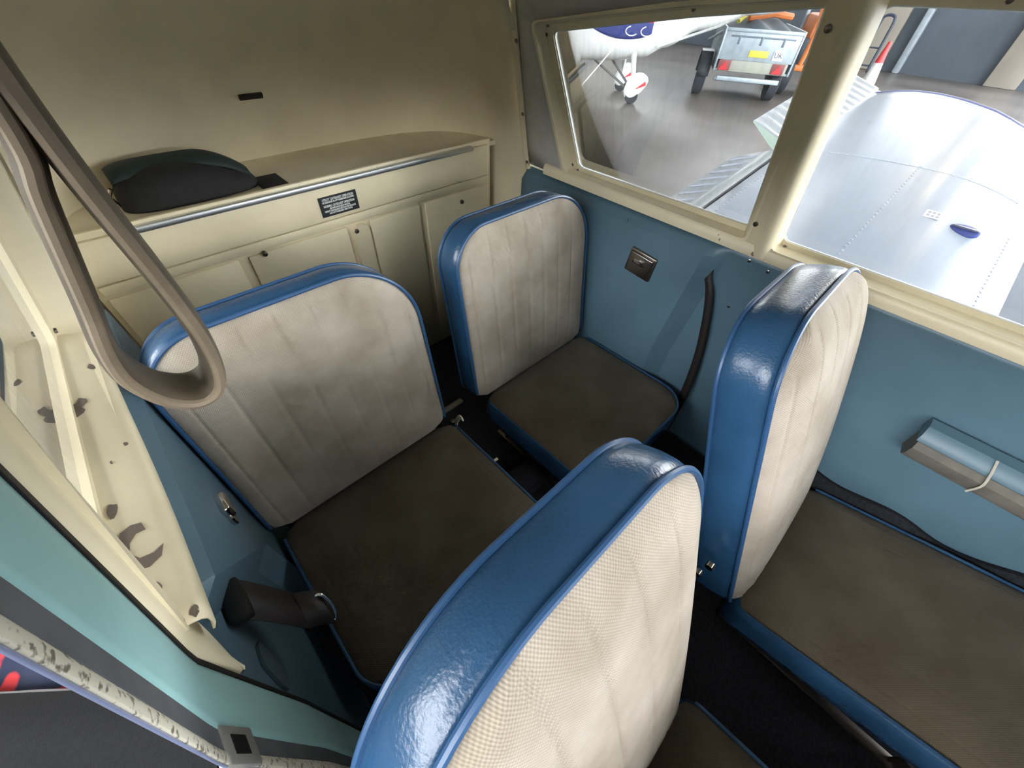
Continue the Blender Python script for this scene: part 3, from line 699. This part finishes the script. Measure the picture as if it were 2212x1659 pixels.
# strips round the aft edge of the door opening
def doory(z): return interp([(0.10, 0.235), (0.31, 0.262), (0.45, 0.280), (0.58, 0.287), (0.70, 0.294), (1.15, 0.290)], z)
def seal_strip(name, d0, d1, dx, m_, bulge, parent=None, **k):
    rg = []
    for i in range(49):
        z = lerp(0.06, 1.15, i / 48); yy = doory(z)
        rg.append([(-(xd(z) + dx - bulge * math.sin(PI * q)), yy + lerp(d0, d1, q), z) for q in [j / 8 for j in range(9)]])
    b_ = MB(); b_.quad_ring(rg, False); return b_.build(name, m_, parent, kind='structure' if parent is None else None, thick=0.0015, off=1, **k)
d1 = seal_strip('door_frame_starboard', 0.007, 0.027, 0.001, GREYMETAL, 0.000, label='grey metal landing strip of the open door frame')
seal_strip('seal', 0.025, 0.085, 0.001, TEAL, 0.003, d1)
seal_strip('gap_shade', 0.083, 0.0885, -0.0005, SLOTBLK, 0.0, d1)  # dark strip stands in for the shade in the gap beside the post
seal_strip('raw_edge', -0.002, 0.008, 0.001, RAWEDGE, 0.001, d1)
seal_strip('outer_skin_edge', -0.0030, -0.001, 0.002, mat('pale_blue_skin', srgb(128, 136, 166), 0.3, coat=0.3), 0.0, d1)
for z in (0.81, 0.715):
    MB().cyl((-(xd(z) + 0.005), doory(z) + 0.016, z), (1, 0, 0.2), 0.004, 0.002, 12, bev=0.0008).build('screw', STEEL, d1)
MB().box((-0.572, doory(0.66) - 0.002, 0.645), (-0.5635, doory(0.66) + 0.030, 0.700), 0.002).build('striker_plate', mat('satin_steel', srgb(176, 174, 168), 0.35, metal=0.4), d1)
MB().box((-0.565, doory(0.66) + 0.006, 0.662), (-0.563, doory(0.66) + 0.022, 0.688), 0.0005).build('striker_slot', SLOTBLK, d1, smooth=False)
# tear low on the starboard panel, its shade painted as a dark patch
b = MB(); b.prism([(-0.5705, 0.420 + 0.030 * math.cos(a) * (1 + 0.3 * math.sin(2 * a)), 0.480 + 0.035 * math.sin(a)) for a in [2 * PI * k / 14 for k in range(14)]], (-0.004, 0, 0)); b.build('tear_shade', mat('tear_shade', srgb(66, 84, 94), 0.7), ws, smooth=False)
# luggage-bay cloths on the floor behind the rear seats
def cloth(name, cx, cy, sx, sy, rot, m_, label, h=0.03):
    def fn(s, t):
        a, c = (s - 0.5) * sx, (t - 0.5) * sy
        z = 0.034 + h * (1 - (2 * s - 1) ** 2) * (1 - (2 * t - 1) ** 2) + 0.012 * abs(math.sin(17 * s + 9 * t)) * math.sin(PI * s) * math.sin(PI * t)
        return (cx + a * math.cos(rot) - c * math.sin(rot), cy + a * math.sin(rot) + c * math.cos(rot), z)
    tag(MB().grid(fn, 24, 18).build(name, m_, thick=0.003, off=1), label, 'cloth')
cloth('folded_cloth', 0.0, 1.08, 0.16, 0.11, 0.5, mat('drab_cloth', srgb(110, 102, 84), 0.9, noise=0.15, nscale=20), 'drab folded cloth on the luggage floor behind the rear seats', 0.05)
tag(MB().box((0.0, 0.925, 0.031), (0.115, 0.945, 0.040), 0.002).build('floor_strip', mat('grey_strip', srgb(120, 116, 104), 0.5)), 'pale metal tie-down strip on the luggage floor', 'strip')
# cabin door, swung open forward (outside the frame)
dm = Matrix.Translation((-0.64, -0.62, 0)) @ Matrix.Rotation(math.radians(-18), 4, 'Z')
dr = MB().box((-0.86, -0.03, 0.10), (0.0, 0.0, 0.70), 0.01, mtx=dm).build('door_1', BLUEPANEL, kind='structure', label='open cabin door')
MB().box((-0.86, -0.03, 0.70), (-0.80, 0.0, 1.12), 0.01, mtx=dm).build('door_post', CREAM, dr)
MB().box((-0.06, -0.03, 0.70), (0.0, 0.0, 1.12), 0.01, mtx=dm).build('door_post', CREAM, dr)
MB().box((-0.86, -0.03, 1.08), (0.0, 0.0, 1.14), 0.01, mtx=dm).build('door_rail', CREAM, dr)
# instrument panel and cowl ahead of the front seats (outside the frame, closes the cabin)
MB().box((-0.57, -0.95, 0.25), (0.57, -0.66, 0.90), 0.03).build('wall_instrument_panel', mat('panel_black', srgb(40, 40, 42), 0.6), kind='structure')
MB().box((-0.60, -1.0, 0.03), (0.60, -0.95, 0.78), 0.01).build('wall_firewall', GREYTRIM, kind='structure')
MB().box((-0.55, -2.2, 0.20), (0.55, -1.0, 0.76), 0.12, 4).build('engine_cowl', OFFWHITE, kind='structure')

# ================================================================= OWN WING (port), seen through the windows
def wz(x, y):
    t = y - 0.2
    return 0.12 + 0.123 * (abs(x) - 0.57) - (0.10 * t * t if t > 0 else 0.42 * t * t + 0.6 * max(0, -t - 0.35) ** 2)
def tipx(y):     # tip outline
    return interp([(-0.6, 3.6), (-0.3, 3.98), (-0.1, 4.10), (0.05, 4.20), (0.2, 4.34), (0.38, 4.47), (0.55, 4.56), (0.7, 4.60), (0.85, 4.58), (1.0, 4.50), (1.1, 4.42)], y)
wr = empty('aircraft_wing', (0.6, 0.3, 0.0), label='glossy white low wing outside the windows with raised aileron', cat='wing')
YL, YH = -0.55, 0.98
def wtop(s, t):
    y = lerp(YL, YH, t); x = lerp(0.60, tipx(y) - 0.15, s); 
    e = smooth01((s - 0.93) / 0.07)
    return (x, y, wz(x, y) - 0.004 * e * e)
MB().grid(wtop, 60, 40).build('upper_skin', WINGW, wr, thick=0.012, off=-1)
def wbot(s, t):
    y = lerp(YL, 1.0, t); x = lerp(0.60, tipx(y) - 0.06, s); return (x, y, wz(x, 0.2) - 0.17 + 0.12 * ((y - 0.2) / 0.8) ** 2)
MB().grid(wbot, 20, 12).build('lower_skin', WINGW, wr, thick=0.006)
# fibreglass tip: navy, pale, navy bands following the outline
for i, (d0, d1, m_) in enumerate(((-0.15, -0.10, NAVY), (-0.10, -0.03, WINGPALE), (-0.03, 0.05, NAVY))):
    def tp(s, t, d0=d0, d1=d1):
        y = lerp(-0.55, 1.03, t); q = lerp(d0, d1, s); x = tipx(y) + q
        return (x, y, wz(x, y) - 0.004 - 0.9 * max(0, q + 0.12) ** 1.6)
    MB().grid(tp, 6, 40).build('tip_band', m_, wr, thick=0.006, off=-1)
# flap, slightly lowered, with pressed beads
def flap_pt(x, c, up=0.0, th=0.0): # c 0 hinge .. 1 trailing edge
    y = 1.035 + 0.285 * c; return (x, y, wz(x, 0.2) - 0.066 - 0.082 * c - 0.02 * c * c + th)
b = MB(); FX0, FX1 = 0.72, 2.90
b.quad_ring([[flap_pt(x, 0.0, th=-0.02), flap_pt(x, 0.0), flap_pt(x, 0.10, th=0.012), flap_pt(x, 0.35, th=0.008), flap_pt(x, 0.7, th=0.003), flap_pt(x, 1.0), flap_pt(x, 1.0, th=-0.006), flap_pt(x, 0.4, th=-0.03)] for x in (FX0, 1.3, 1.9, 2.5, FX1)], True, True, True)
fo = b.build('flap', WINGPALE, wr, angle=0.5)
n = 17
for i in range(n):
    x = lerp(FX0 + 0.06, FX1 - 0.10, i / (n - 1))
    b = MB(); b.tube([Vector(flap_pt(x, c, th=0.004 + 0.004 * (1 - c))) for c in (0.30, 0.36, 0.6, 0.86, 0.92)], [0.002, 0.010, 0.011, 0.009, 0.002], 8, flat=1.3); b.build('bead', mat('bead_grey', srgb(150, 156, 168), 0.4), fo)  # beads in an even grey close to the flap colour
# grey hinge gap plate between wing and flap
MB().grid(lambda s, t: (lerp(0.6, 4.4, s), lerp(0.95, 1.06, t), wz(lerp(0.6, 4.4, s), 0.2) - 0.12), 10, 2).build('hinge_shroud', mat('shroud_grey', srgb(150, 156, 168), 0.5), wr, thick=0.004)
# aileron, deflected up, corrugated
def ail(x, c, th=0.0):
    return (x, 0.955 + 0.335 * c, wz(x, 0.2) - 0.045 + 0.060 * c + 0.035 * c * c + th)
AX0, AX1 = 2.95, 4.46
b = MB(); nx = 132
def corr(x): return 0.010 * (0.5 + 0.5 * math.cos(2 * PI * (x - AX0) / 0.115)) ** 1.0
b.quad_ring([[ail(x, -0.02, -0.03), ail(x, 0.0, 0.0), ail(x, 0.08, corr(x) * 0.4), ail(x, 0.5, corr(x)), ail(x, 0.96, corr(x) * 0.5), ail(x, 1.0, 0), ail(x, 1.0, -0.006), ail(x, 0.5, -0.045), ail(x, 0.05, -0.085)] for x in [lerp(AX0, AX1, i / nx) for i in range(nx + 1)]], True, True, True)
b.build('aileron', WINGPALE, wr, angle=0.6)
b = MB(); b.prism([Vector(ail(AX0 - 0.004, c, th)) for c, th in ((0.0, -0.002), (0.5, 0.0), (1.0, 0.0), (1.0, -0.008), (0.5, -0.06), (0.05, -0.10))], (0.003, 0, 0)); b.build('aileron_end', GREENGREY, wr, smooth=False)
# rivet rows: tiny, joined
b = MB(); 
def rivet_row(x0, y0, x1, y1, n_):
    for i in range(n_):
        x, y = lerp(x0, x1, i / (n_ - 1)), lerp(y0, y1, i / (n_ - 1)); z = wz(x, y)
        b.cyl((x, y, z - 0.001), (-0.12, 0, 1), 0.006, 0.003, 6, bev=0.001)
rivet_row(0.7, 0.325, 3.0, 0.310, 60); rivet_row(0.8, 0.955, 4.2, 0.955, 90); rivet_row(2.98, 0.90, 2.98, -0.2, 26); rivet_row(0.7, -0.20, 2.6, -0.20, 50); rivet_row(1.7, 0.92, 1.7, 0.35, 16)
b.build('rivet_rows', mat('rivet_grey', srgb(150, 158, 172), 0.4), wr, kind='stuff')
# lap seams
for x in (2.98, 1.70): MB().tube([(x, y, wz(x, y) + 0.0005) for y in [lerp(-0.5, 0.95, i / 20) for i in range(21)]], 0.0018, 6).build('skin_seam', mat('rivet_grey', (1, 1, 1, 1)), wr)
# fuel filler cap and its stencilled label
fc = empty('fuel_cap'); fc.parent = wr; fc.location = Vector((2.43, -0.026, wz(2.43, -0.026))) - Vector(wr.location)
b = MB(); b.cyl((0, 0, -0.004), (-0.12, 0, 1), 0.060, 0.016, 28, bev=0.006); o = b.build('cap', NAVY, fc, local=True); o.scale = (0.72, 1, 1)
MB().box((-0.012, -0.050, 0.010), (0.010, 0.050, 0.019), 0.004).build('cap_lever', mat('dark_navy', srgb(40, 46, 80), 0.3), fc, local=True)
lb = MB().box((2.42, 0.082, 0), (2.505, 0.150, 0.0012), 0.0003)
lo = lb.build('fuel_label', mat('label_white', srgb(232, 234, 232), 0.5), smooth=False)
lo.location = (0, 0, wz(2.46, 0.115) + 0.0008 - 0.123 * 0); lo.rotation_euler = (0, 0, 0)
tag(lo, 'white stencil label with grey marks beside the fuel cap', 'label')
lo.data.transform(Matrix.Translation((-2.4625, -0.116, 0))); lo.location = (2.4625, 0.116, wz(2.4625, 0.116) + 0.001); lo.rotation_euler = (0, -0.123, 0)
for i in range(3):
    for j in range(2):
        q = MB().box((-0.030 + j * 0.034, -0.026 + i * 0.019, 0.0012), (-0.006 + j * 0.034, -0.013 + i * 0.019, 0.0016)).build('mark', mat('label_grey', srgb(140, 144, 150), 0.6), lo, local=True, smooth=False)
# ---- starboard wing-walk below the open door
def walk(s, t):
    x = lerp(-0.60, -2.4, s); ym = min(1.3, 0.836 - 0.867 * (x + 0.992)); return (x, lerp(-0.9, ym, t), 0.004)
wk = MB().grid(walk, 20, 16).build('wing_walk', WALK, thick=0.01, off=-1); tag(wk, 'black non-slip wing walk below the open door', 'wing')
def rag(s, t):
    x = lerp(-0.70, -1.45, s); ym = 0.836 - 0.867 * (x + 0.992); y = ym + lerp(0.01, 0.42, t); return (x, y, -0.03 + 0.05 * math.sin(PI * s) * math.sin(PI * t) + 0.012 * math.sin(30 * x) * math.sin(26 * y))
tag(MB().grid(rag, 30, 24).build('patterned_cloth', PLAIDRED, thick=0.006, off=1), 'red and navy patterned cloth lying beyond the wing walk', 'cloth')

# ================================================================= HANGAR THINGS
def frame_at(org, ax):
    ax = Vector(ax).normalized(); ay = Vector((-ax.y, ax.x, 0)); org = Vector(org)
    m_ = Matrix.Identity(4); m_.col[0][:3] = ax; m_.col[1][:3] = ay; m_.col[2][:3] = (0, 0, 1); m_.translation = org; return m_
def place(root, mtx):
    root.matrix_world = mtx
# ---- white parked aeroplane: local x = toward tail, y = away from us, z up from the ground
ap = empty('parked_aeroplane', label='white high-wing aeroplane with red and navy markings parked in the hangar', cat='aeroplane')
place(ap, frame_at((8.42, 5.70, GZ), (0.72, -0.69, 0)))
def L(bm_, nm, m_, par=ap, **k): return bm_.build(nm, m_, par, local=True, **k)
secs = [(-1.95, 0.98, 0.22, 0.20), (-1.9, 0.98, 0.36, 0.32), (-1.6, 1.0, 0.46, 0.42), (-1.0, 1.12, 0.52, 0.50), (-0.4, 1.22, 0.56, 0.58), (0.15, 1.28, 0.56, 0.58), (0.6, 1.40, 0.48, 0.52), (1.2, 1.56, 0.36, 0.40), (2.2, 1.70, 0.24, 0.27), (4.2, 1.85, 0.07, 0.12)]
YC = 0.75
def fus(s, t, puff=0.0):
    q = t * (len(secs) - 1); i = min(int(q), len(secs) - 2); u_ = q - i
    a = [lerp(secs[i][k], secs[i + 1][k], smooth01(u_) if k else u_) for k in range(4)]
    th = 2 * PI * s; n_ = 2.6
    c, s_ = math.cos(th), math.sin(th)
    return (a[0], YC + (a[2] + puff) * math.copysign(abs(c) ** (2 / n_), c), a[1] + (a[3] + puff) * math.copysign(abs(s_) ** (2 / n_), s_))
b = MB(); b.quad_ring([[fus(k / 36, t / 40) for k in range(36)] for t in range(41)], True, True, True); L(b, 'fuselage', OFFWHITE)
def side_y(x, z):
    for i in range(len(secs) - 1):
        if secs[i][0] <= x <= secs[i + 1][0]:
            u_ = smooth01((x - secs[i][0]) / (secs[i + 1][0] - secs[i][0])); a = [lerp(secs[i][k], secs[i + 1][k], u_) for k in range(4)]
            q = min(0.98, abs((z - a[1]) / a[3])); return YC - a[2] * (1 - q ** 2.6) ** (1 / 2.6)
    return YC
def decal(nm, pts_lo, pts_hi, m_):
    n_ = len(pts_lo); b_ = MB()
    b_.quad_ring([[(x, side_y(x, lerp(z0, z1, k / 4)) - 0.008, lerp(z0, z1, k / 4)) for k in range(5)] for (x, z0), (_, z1) in zip(pts_lo, pts_hi)], False)
    return L(b_, nm, m_, thick=0.004)
xs = [-1.15 + i * 0.1 for i in range(14)]
decal('navy_swoosh', [(x, 1.02 + 0.20 * ((x + 0.35) / 0.8) ** 2) for x in xs], [(x, 1.20 + 0.10 * (x + 1.15) / 1.3 + 0.02) for x in xs], NAVY)
decal('red_band', [(x, 1.28) for x in xs[3:]], [(x, 1.40) for x in xs[3:]], REDP)
for cx in (-0.25, 0.05):
    b = MB(); b.tube([(cx + 0.12 * math.cos(a), side_y(cx + 0.12 * math.cos(a), 1.15 + 0.07 * math.sin(a)) - 0.014, 1.15 + 0.07 * math.sin(a)) for a in [PI * 0.6 + i * PI * 1.2 / 14 for i in range(15)]], 0.010, 6); L(b, 'white_scroll', OFFWHITE)
# cowl at the nose
b = MB(); b.quad_ring([[(x, YC + r_ * 1.05 * math.cos(2 * PI * k / 24), 0.92 + r_ * math.sin(2 * PI * k / 24)) for k in range(24)] for x, r_ in ((-2.3, 0.15), (-2.25, 0.26), (-2.0, 0.36), (-1.6, 0.42), (-1.2, 0.44), (-1.15, 0.40))], True, True, True); L(b, 'cowl', OFFWHITE)
for yy, nm in ((0.10, 'near'), (1.35, 'far')):
    b = MB(); b.tube([(-0.08, yy + 0.25 * (1 if yy < YC else -1), 0.80), (-0.02, yy, 0.28)], [0.085, 0.07], 12, flat=0.5); L(b, 'gear_leg', OFFWHITE)
    MB_ = MB()
    def spat(s, t, yy=yy):
        th = 2 * PI * s; x = lerp(-0.20, 0.28, t); r_ = math.sin(PI * min(1, max(0.0001, t)) ** 0.75) ** 0.6
        return (x, yy + 0.10 * r_ * math.cos(th), 0.30 + (0.22 * r_) * math.sin(th) + 0.16 * (t - 0.4))
    MB_.grid(spat, 24, 16); sp_ = L(MB_, 'wheel_spat', OFFWHITE)
    b = MB(); b.cyl((-0.02, yy - 0.055, 0.13), (0, 1, 0), 0.13, 0.11, 24, bev=0.02); L(b, 'tyre', TYRE)
    b = MB(); b.prism([(0.0, yy - 0.112, 0.26), (0.20, yy - 0.098, 0.40), (0.22, yy - 0.094, 0.33)], (0, 0.012, 0)); L(b, 'red_flash', REDP, par=sp_, smooth=False)
for (p0, p1) in (((-0.8, YC, 0.62), (-0.05, 0.14, 0.20)), ((-0.45, YC, 0.66), (0.0, 0.14, 0.20)), ((-1.0, YC, 0.55), (-1.7, YC - 0.1, 0.25)), ((-1.0, YC, 0.55), (-1.5, YC - 0.1, 0.22))):
    L(MB().tube([p0, p1], 0.022, 8), 'gear_strut', mat('dark_strut', srgb(84, 84, 88), 0.5))
L(MB().tube([(-0.50, -0.16, 1.05), (-1.22, -0.25, 0.25)], 0.012, 6), 'tie_down_rope', OFFWHITE)
L(MB().tube([(0.35, 0.30, 0.92), (1.1, -0.6, 1.32), (1.9, -1.6, 1.9)], 0.022, 8), 'wing_strut', OFFWHITE)
L(MB().box((-0.9, -4.2, 1.92), (0.75, 5.7, 2.06), 0.05), 'wing', OFFWHITE)
L(MB().cyl((-1.75, YC, 0.17), (0, 1, 0), 0.15, 0.10, 20, bev=0.02), 'nose_wheel', TYRE)
def tailf(): 
    b_ = MB(); b_.prism([(3.5, YC - 0.02, 1.9), (4.3, YC - 0.02, 1.9), (4.4, YC - 0.02, 2.9), (4.0, YC - 0.02, 2.9)], (0, 0.04, 0)); return b_
L(tailf(), 'tail_fin', OFFWHITE, smooth=False)
# ---- galvanised trailer: local x = across to the right, y = away, z up
tr = empty('box_trailer', label='galvanised box trailer with red triangle lights and UK sticker', cat='trailer')
place(tr, frame_at((10.78, 4.42, GZ), (0.497, -0.868, 0)))
T_ = lambda bm_, nm, m_, par=tr, **k: bm_.build(nm, m_, par, local=True, **k)
T_(MB().box((-0.72, -0.03, 0.72), (0.76, 0.0, 1.22), 0.008), 'tailboard', GALV)
T_(MB().box((-0.72, -0.045, 1.17), (0.76, 0.01, 1.23), 0.008), 'tailboard_rail', GALV)
for x in (-0.42, 0.02, 0.45): T_(MB().box((x - 0.02, -0.045, 0.98), (x + 0.02, -0.02, 1.12), 0.005), 'latch', mat('latch_grey', srgb(110, 120, 130), 0.5, metal=0.4))
T_(MB().box((-0.60, -0.036, 1.09), (0.66, -0.028, 1.12), 0.002), 'pressed_rib', mat('latch_grey', (1, 1, 1, 1)))
for x in (-0.75, 0.76): T_(MB().box((x, -0.04, 0.52), (x + 0.035, 2.2, 1.24), 0.006), 'side_board', GALV)
T_(MB().box((-0.72, 2.16, 0.55), (0.76, 2.2, 1.22), 0.006), 'front_board', GALV)
T_(MB().box((-0.72, 0.0, 0.52), (0.76, 2.2, 0.56), 0.004), 'trailer_bed', GALV)
lbd = T_(MB().box((-0.66, -0.05, 0.53), (0.70, -0.02, 0.72), 0.006), 'light_board', mat('beige_board', srgb(150, 152, 142), 0.6))
for x in (-0.58, 0.50):
    T_(MB().box((x - 0.10, -0.064, 0.54), (x + 0.15, -0.05, 0.715), 0.004), 'lamp_housing', mat('lamp_black', srgb(120, 60, 60), 0.5), par=lbd)
    b = MB(); b.prism([(x - 0.07, -0.066, 0.55), (x + 0.10, -0.066, 0.55), (x + 0.045, -0.066, 0.70)], (0, -0.008, 0)); T_(b, 'triangle_reflector', REDLENS, par=lbd, smooth=False)
T_(MB().box((-0.14, -0.045, 0.79), (0.24, -0.032, 0.90), 0.003), 'number_plate', YELLOW)
T_(MB().box((0.34, -0.042, 0.76), (0.54, -0.032, 0.93), 0.002), 'uk_sticker', OFFWHITE)
o = text('UK', 0.125, mat('ink_navy', srgb(58, 62, 92), 0.5), tr, (0, 0, 0), (PI / 2, 0, 0), 'sticker_letters', ext=0.001, sx=1.0); o.location = (0.44, -0.0445, 0.845)
for x in (-1.02, 0.56):
    T_(MB().cyl((x, 0.55, 0.33), (1, 0, 0), 0.33, 0.20, 28, bev=0.04), 'wheel', TYRE)
b = MB(); b.quad_ring([[(x, 0.55 + 0.38 * math.cos(a), 0.38 + 0.42 * math.sin(a)) for x in (-1.05, -0.80)] for a in [i * PI / 14 for i in range(15)]], False); T_(b, 'mudguard', mat('black_plastic', srgb(50, 54, 62), 0.6), thick=0.02)
T_(MB().box((-1.05, 0.40, 0.79), (-0.80, 0.70, 0.815), 0.006), 'mudguard_cap', OFFWHITE)
T_(MB().box((-0.62, 0.50, 0.28), (0.66, 0.58, 0.36), 0.01), 'axle', GALV)
T_(MB().box((-0.62, -0.03, 0.36), (0.66, 0.05, 0.44), 0.01), 'rear_bar', GALV)
T_(MB().tube([(-0.95, 0.9, 0.95), (-0.72, 0.4, 1.15)], 0.03, 8), 'side_brace', GALV)
# load in the trailer
ld = empty('stacked_load', label='dark tarpaulin heap in the galvanised trailer', cat='tarpaulin'); place(ld, frame_at((10.78, 4.42, GZ), (0.497, -0.868, 0)))
def tarp(s, t):
    x, y = lerp(-0.66, 0.70, s), lerp(0.15, 2.1, t); return (x, y, 1.05 + 0.30 * math.sin(PI * s) ** 0.6 * math.sin(PI * t) ** 0.5 + 0.06 * math.sin(9 * x + 5 * y))
MB().grid(tarp, 24, 24).build('tarpaulin', mat('grey_tarp', srgb(92, 100, 108), 0.7), ld, local=True, thick=0.01)
MB().tube([(-0.3, 0.6, 1.36), (0.2, 0.8, 1.44), (0.6, 1.0, 1.40)], 0.06, 8).build('orange_roll', ORANGE, ld, local=True)
MB().tube([(-0.5, 0.5, 1.30), (-0.25, 0.9, 1.45)], 0.04, 8).build('yellow_strap_roll', YELLOW, ld, local=True)
# ---- orange machine to the right of the trailer
om = empty('orange_loader', label='orange and black small loader parked right of the trailer', cat='loader'); place(om, frame_at((12.6, 3.75, GZ), (0.497, -0.868, 0)))
O_ = lambda bm_, nm, m_, **k: bm_.build(nm, m_, om, local=True, **k)
O_(MB().box((-0.35, 0.2, 0.55), (0.45, 1.8, 1.05), 0.05), 'chassis', mat('loader_dark', srgb(62, 74, 86), 0.6))
O_(MB().box((-0.28, 0.25, 1.0), (0.38, 1.3, 1.45), 0.08), 'bonnet', ORANGE)
for x, y in ((-0.55, 0.35), (0.45, 0.35), (-0.55, 1.6), (0.45, 1.6)): O_(MB().cyl((x, y, 0.38), (1, 0, 0), 0.38, 0.22, 24, bev=0.05), 'wheel', TYRE)
O_(MB().box((-0.40, 0.05, 0.48), (0.50, 0.22, 0.60), 0.03), 'bumper', ORANGE)
for x in (-0.30, 0.40): O_(MB().box((x - 0.035, 1.2, 1.0), (x + 0.035, 1.28, 2.3), 0.01), 'roll_bar_post', GALV)
O_(MB().box((-0.335, 1.2, 2.25), (0.435, 1.28, 2.32), 0.01), 'roll_bar_top', GALV)
O_(MB().tube([(-0.25, 0.1, 0.6), (-0.25, -0.1, 1.2), (-0.2, 0.5, 1.6)], 0.05, 10), 'lift_arm', ORANGE)
# ---- traffic cone
cn = empty('traffic_cone', (15.2, 3.0, GZ), label='red and white traffic cone behind the wing tip', cat='cone')
MB().box((-0.24, -0.24, 0), (0.24, 0.24, 0.05), 0.02).build('base', REDP, cn, local=True)
MB().cyl((0, 0, 0.05), (0, 0, 1), 0.185, 0.12, 24, rad2=0.165).build('lower_ring', REDP, cn, local=True)
MB().cyl((0, 0, 0.17), (0, 0, 1), 0.165, 0.42, 24, rad2=0.10).build('white_sleeve', OFFWHITE, cn, local=True)
MB().cyl((0, 0, 0.59), (0, 0, 1), 0.10, 0.41, 24, rad2=0.035).build('tip', REDP, cn, local=True)
# ---- sack truck behind the cone
st = empty('sack_truck', (17.5, 3.75, GZ), label='dark tubular sack truck leaning at the hangar wall', cat='trolley')
b = MB(); b.tube(catmull([(0, 0.16, 0.15), (0, 0.16, 0.9), (0, 0.15, 1.28), (0, 0.08, 1.38), (0, -0.08, 1.38), (0, -0.15, 1.28), (0, -0.16, 0.9), (0, -0.16, 0.15)], 5), 0.035, 8); b.build('frame', mat('dark_tube', srgb(44, 54, 72), 0.5), st, local=True)
for z in (0.3, 0.7): MB().tube([(0, -0.16, z), (0, 0.16, z)], 0.02, 8).build('crossbar', mat('dark_tube', (1, 1, 1, 1)), st, local=True)
for y in (-0.2, 0.2): MB().cyl((0.05, y - 0.03, 0.12), (0, 1, 0), 0.12, 0.06, 18, bev=0.015).build('wheel', TYRE, st, local=True)
MB().box((-0.22, -0.2, 0.0), (0.0, 0.2, 0.02), 0.004).build('toe_plate', GALV, st, local=True)
